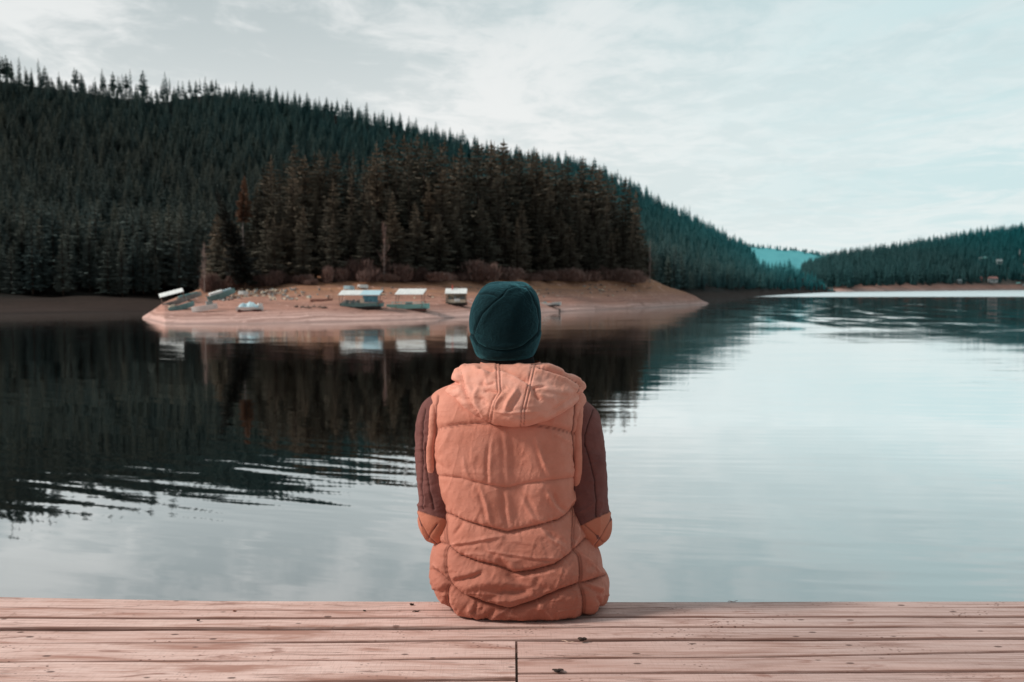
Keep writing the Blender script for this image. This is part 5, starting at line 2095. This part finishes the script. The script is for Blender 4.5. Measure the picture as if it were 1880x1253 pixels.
def make_beanie():
    nr, nc = 220, 320
    rows = spline(BEANIE, nr)
    th = np.linspace(0, 2 * np.pi, nc, endpoint=False)
    V = np.zeros((nr, nc, 3))
    yc = 2.772
    for i, (py, xl, xr, b) in enumerate(rows):
        a0, a1 = P(xl, py, yc), P(xr, py, yc)
        cx, hw = (a0[0] + a1[0]) / 2, max((a1[0] - a0[0]) / 2, .004)
        n = 2.15
        c, s = np.cos(th), np.sin(th)
        V[i, :, 0] = cx + hw * np.sign(c) * np.abs(c) ** (2 / n)
        V[i, :, 1] = yc + max(b, .004) * np.sign(s) * np.abs(s) ** (2 / n)
        V[i, :, 2] = a0[2] + .100 * smooth(.05, .85, s) * (1 - i / nr) ** 1.1
    V = V.reshape(-1, 3)
    N = grid_normals(V, nr, nc)
    if N[:, 1][V[:, 1] < 2.7].mean() > 0:
        N = -N
    q = proj(V)

    def zh(pts):
        return [(740 + a / 3.917, 500 + b / 3.917) for a, b in pts]
    back = smooth(2.79, 2.76, V[:, 1])
    side = zh([(900, 100), (860, 100), (800, 105), (745, 130), (715, 170), (640, 230), (570, 300), (530, 380), (508, 455)])
    cuff = zh([(478, 440), (508, 458), (540, 515), (600, 550), (680, 566), (780, 562), (860, 535), (930, 480), (985, 420)])
    rs = zh([(880, 95), (930, 180), (968, 260), (985, 350), (975, 430), (960, 455)])
    top2 = zh([(555, 160), (600, 152), (650, 160), (690, 185)])
    st = [(side, -3.2, 2.0), (side, .0, 1.0), (cuff, -2.6, 2.0), (rs, -3.0, 2.2), (top2, -2.6, 2.2),
          (zh([(760, 110), (830, 92), (870, 100), (880, 130)]), -4.0, 3.0), (zh([(740, 150), (800, 120), (850, 125)]), 3.0, 4.0), (zh([(860, 110), (900, 150), (930, 210)]), 3.0, 4.0),
          (zh([(730, 200), (790, 250), (830, 300)]), -1.6, 3.0), (zh([(690, 200), (640, 260), (590, 330), (560, 400)]), 2.0, 5.0), (zh([(540, 300), (510, 380), (495, 430)]), 1.6, 6.0),
          (zh([(530, 480), (600, 520), (700, 540), (800, 530), (900, 480)]), 2.6, 5.0), (zh([(520, 560), (600, 600), (760, 610), (900, 590)]), 1.5, 5.0), (zh([(508, 458), (560, 470), (620, 480)]), -1.5, 3.5)]
    D = folds(q, st) * back * 1.2
    e, arc, above = polydist(q, side)
    D += .0022 * smooth(-2, 3, (above < 0) * np.minimum(e, 3) - (above > 0) * np.minimum(e, 2)) * np.exp(-e / 12) * back
    e3, _, ab3 = polydist(q, cuff)
    D += .0022 * (ab3 < 0) * smooth(0, 3, e3) * back
    D += .0011 * fbm(V * 22, 3, 41)
    seam = np.zeros(len(V))
    for s_, am in ((side, .9), (cuff, .8), (rs, .85), (top2, .7)):
        e, arc, _ = polydist(q, s_)
        seam = np.maximum(seam, am * np.exp(-(e / 1.9) ** 2))
    # front half: a plain turned-up cuff line
    zc = float(P(928, 622, yc)[2])
    D -= .003 * np.exp(-((V[:, 2] - zc) / .004) ** 2) * (1 - back)
    V2 = V + N * D[:, None]
    # roll the lower edge inward
    edge = V2[:nc].copy()
    c = edge.mean(0)
    inn = edge.copy()
    inn[:, :2] = c[:2] + (edge[:, :2] - c[:2]) * .93
    inn[:, 2] += .012
    Vall = np.concatenate([inn, V2, V2[-nc:].mean(0)[None]])
    Fc = grid_faces(nr + 1, nc).tolist()
    o = nr * nc
    Fc += [(o + k, o + (k + 1) % nc, len(Vall) - 1) for k in range(nc)]
    me = mesh('beanie', Vall, Fc, True)
    setattr_f(me, 'seam', np.concatenate([np.zeros(nc), seam * back, [0]]))
    link('beanie', me, M_beanie, BODY)


make_beanie()

# hair at the temples, under the hat
mb = MB()
for s in (-1, 1):
    V, Fc = ellip(HEADC + [s * .066, -.005, -.005], (.012, .035, .040), 14, 10)
    mb.add(V, Fc)
mb.build('hair', M_hair, BODY, True)


# ---- sleeves with elbow patches
def make_sleeve(S, E, W, side):
    a = S + np.array([-side * .030, 0, .028])
    up = S * .55 + E * .45
    ctrl = [(*a, .050), (*S, .0615), (*(S * .75 + E * .25 + [side * .004, 0, 0]), .0625), (*(up + [side * .004, 0, 0]), .0610), (*(S * .2 + E * .8), .0585), (*E, .0560),
            (*(E * .86 + W * .14 + [0, .01, -.006]), .0545), (*(E * .6 + W * .4), .0500), (*(E * .25 + W * .75), .043), (*(W + (E - W) * .06), .036)]
    nr, nc = 460, 200
    s = spline(ctrl, nr)
    pts, T, A, B = frames(s[:, :3])
    th = np.linspace(0, 2 * np.pi, nc, endpoint=False)
    V = pts[:, None, :] + s[:, 3][:, None, None] * (np.cos(th)[None, :, None] * A[:, None, :] + np.sin(th)[None, :, None] * B[:, None, :])
    V = V.reshape(-1, 3)
    N = V - np.repeat(pts, nc, 0)
    N /= np.linalg.norm(N, axis=1)[:, None]
    q = proj(V)
    t = np.repeat(np.linspace(0, 1, nr), nc)
    tt = np.tile(th, nr)
    D = .0022 * fbm(np.stack([t * 26, np.cos(tt) * 1.3, np.sin(tt) * 1.3], 1), 3, 5 + side)
    D += .0060 * (1 - np.abs(vnoise(np.stack([t * 15 + np.cos(tt) * .8, np.cos(tt) * .9, np.sin(tt) * .9], 1), 9 + side))) ** 4 * smooth(.25, .5, t)
    # seams: one down the back of the upper arm, one round the armhole
    if side < 0:
        L1 = [(781, 752), (776, 780), (774, 815), (776, 850), (774, 890), (777, 935)]
        L2 = [(781, 815), (783, 860), (789, 900), (797, 935)]
    else:
        L1 = [(1090, 752), (1082, 775), (1074, 800), (1074, 820)]
        L2 = [(1074, 815), (1083, 845), (1092, 880), (1094, 910), (1094, 950)]
    seam = np.zeros(len(V))
    back = (V[:, 1] < 2.76)
    for ln in (L1, L2):
        e, arc, _ = polydist(q, ln)
        D -= .0035 * np.exp(-(e / 2.2) ** 2) * back
        D += .0016 * vnoise(np.stack([arc / 6, e * .04], 1), 3) * np.exp(-e / 9) * back
        seam = np.maximum(seam, .8 * np.exp(-(e / 1.2) ** 2) * back)
    V2 = V + N * D[:, None]
    me = mesh('sleeve', V2, grid_faces(nr, nc), True)
    setattr_f(me, 'seam', seam)
    o = link('sleeve', me, M_sleeve, BODY)
    # patch over the elbow
    if side < 0:
        up_line = np.array([(740, 929), (766, 936), (788, 944), (812, 951), (840, 960)])
    else:
        up_line = np.array([(1050, 972), (1071, 962), (1090, 952), (1108, 944), (1124, 938), (1150, 928)])
    lim = np.interp(q[:, 0], up_line[:, 0], up_line[:, 1])
    inside = (q[:, 1] > lim) & (V[:, 1] < 2.84) & (t < .80)
    Fg = grid_faces(nr, nc)
    keep = Fg[inside[Fg].all(1)]
    ids = np.unique(keep)
    mp = -np.ones(len(V), int)
    mp[ids] = np.arange(len(ids))
    dedge = q[ids, 1] - lim[ids]
    lift = .0014 * smooth(-.5, 2.2, dedge)
    VV = V[ids] + N[ids] * (D[ids] * .6 + lift + .0014)[:, None]
    ps = np.zeros(len(ids))
    ps = np.maximum(ps, .6 * np.exp(-((dedge - 1.2) / .8) ** 2))
    lines = ([(766, 938), (775, 962), (787, 984), (803, 998)], [(803, 962), (792, 978), (787, 988)]) if side < 0 else ([(1122, 940), (1118, 958), (1106, 980), (1091, 1000)], [(1072, 962), (1092, 980), (1106, 994)])
    for ln in lines:
        e, arc, _ = polydist(q[ids], ln)
        VV -= N[ids] * (.0022 * np.exp(-(e / 1.6) ** 2))[:, None]
        ps = np.maximum(ps, .75 * np.exp(-(e / .9) ** 2))
    me = mesh('elbow_patch', VV, mp[keep], True)
    setattr_f(me, 'seam', ps)
    link('elbow_patch', me, M_patch, o)
    # knitted cuff
    w0 = W + (E - W) * .09
    V, Fc = tube_vf([w0, w0 * .5 + W * .5, W + (W - E) * .02], [.037, .038, .034], 40, False)
    V = np.array(V)
    me = mesh('cuff', V, Fc, True)
    setattr_f(me, 'seam', np.zeros(len(V)))
    link('cuff', me, M_collar, o)


make_sleeve(SH_L, EL_L, WR_L, -1)
make_sleeve(SH_R, EL_R, WR_R, 1)

# ---- jeans and shoes
p = [limb([(CX - .05, 2.74, .105, .098), (CX + .055, 2.74, .105, .098)], 8, 18), limb([(CX, 2.735, .12, .105), (CX, 2.735, .20, .105)], 6, 18)]
for H_, K, A in ((HIP_L, KN_L, AN_L), (HIP_R, KN_R, AN_R)):
    mid = H_ * .6 + K * .4 + [-.034 if K[0] < CX else .012, 0, .004]
    cal = K * .62 + A * .38 + [0, -.018, 0]
    p.append(limb([(*H_, .090), (*mid, .080), (*K, .066), (*cal, .064), (*(K * .2 + A * .8), .056), (*(K * .06 + A * .94), .058)], 30, 18))
jn = remeshed('jeans', p, .006, M_jeans, BODY, 5)
nv = len(jn.data.vertices)
vv = np.zeros(nv * 3)
jn.data.vertices.foreach_get('co', vv)
vv = vv.reshape(-1, 3)
nn = np.zeros(nv * 3)
jn.data.vertices.foreach_get('normal', nn)
vv2 = vv + nn.reshape(-1, 3) * (.003 * fbm(vv * np.array([14, 14, 22]), 3, 5))[:, None]
vv2[:, 2] = np.where(vv2[:, 1] < 2.81, np.maximum(vv2[:, 2], .0025), vv2[:, 2])
jn.data.vertices.foreach_set('co', vv2.ravel())
setattr_f(jn.data, 'seam', np.zeros(nv))
jn.data.update()
for A in (AN_L, AN_R):
    a = A + np.array([0, 0, -.01])
    so_ = remeshed('shoe', [limb([(*(a + [0, -.03, -.055]), .042), (*(a + [0, .04, -.062]), .043), (*(a + [0, .13, -.075]), .042), (*(a + [0, .185, -.082]), .034)], 14, 16),
                            limb([(*(a + [0, 0, .03]), .048), (*(a + [0, 0, -.05]), .044)], 8, 16)], .005, M_shoe, BODY, 3)
    mb = MB()
    V, Fc = [], []
    prof = [(-.078, .012), (-.066, .034), (-.03, .041), (.04, .042), (.12, .047), (.18, .040), (.215, .020), (.222, .006)]
    for zz in (-.132, -.106):
        for yv, w in prof:
            V.append((a[0] - w, a[1] + yv, a[2] + zz))
        for yv, w in reversed(prof):
            V.append((a[0] + w, a[1] + yv, a[2] + zz))
    m = len(prof) * 2
    Fc = [tuple(range(m)), tuple(range(2 * m - 1, m - 1, -1))] + [(k, m + k, m + (k + 1) % m, (k + 1) % m) for k in range(m)]
    mb.add(V, Fc).build('sole', M_sole, so_)
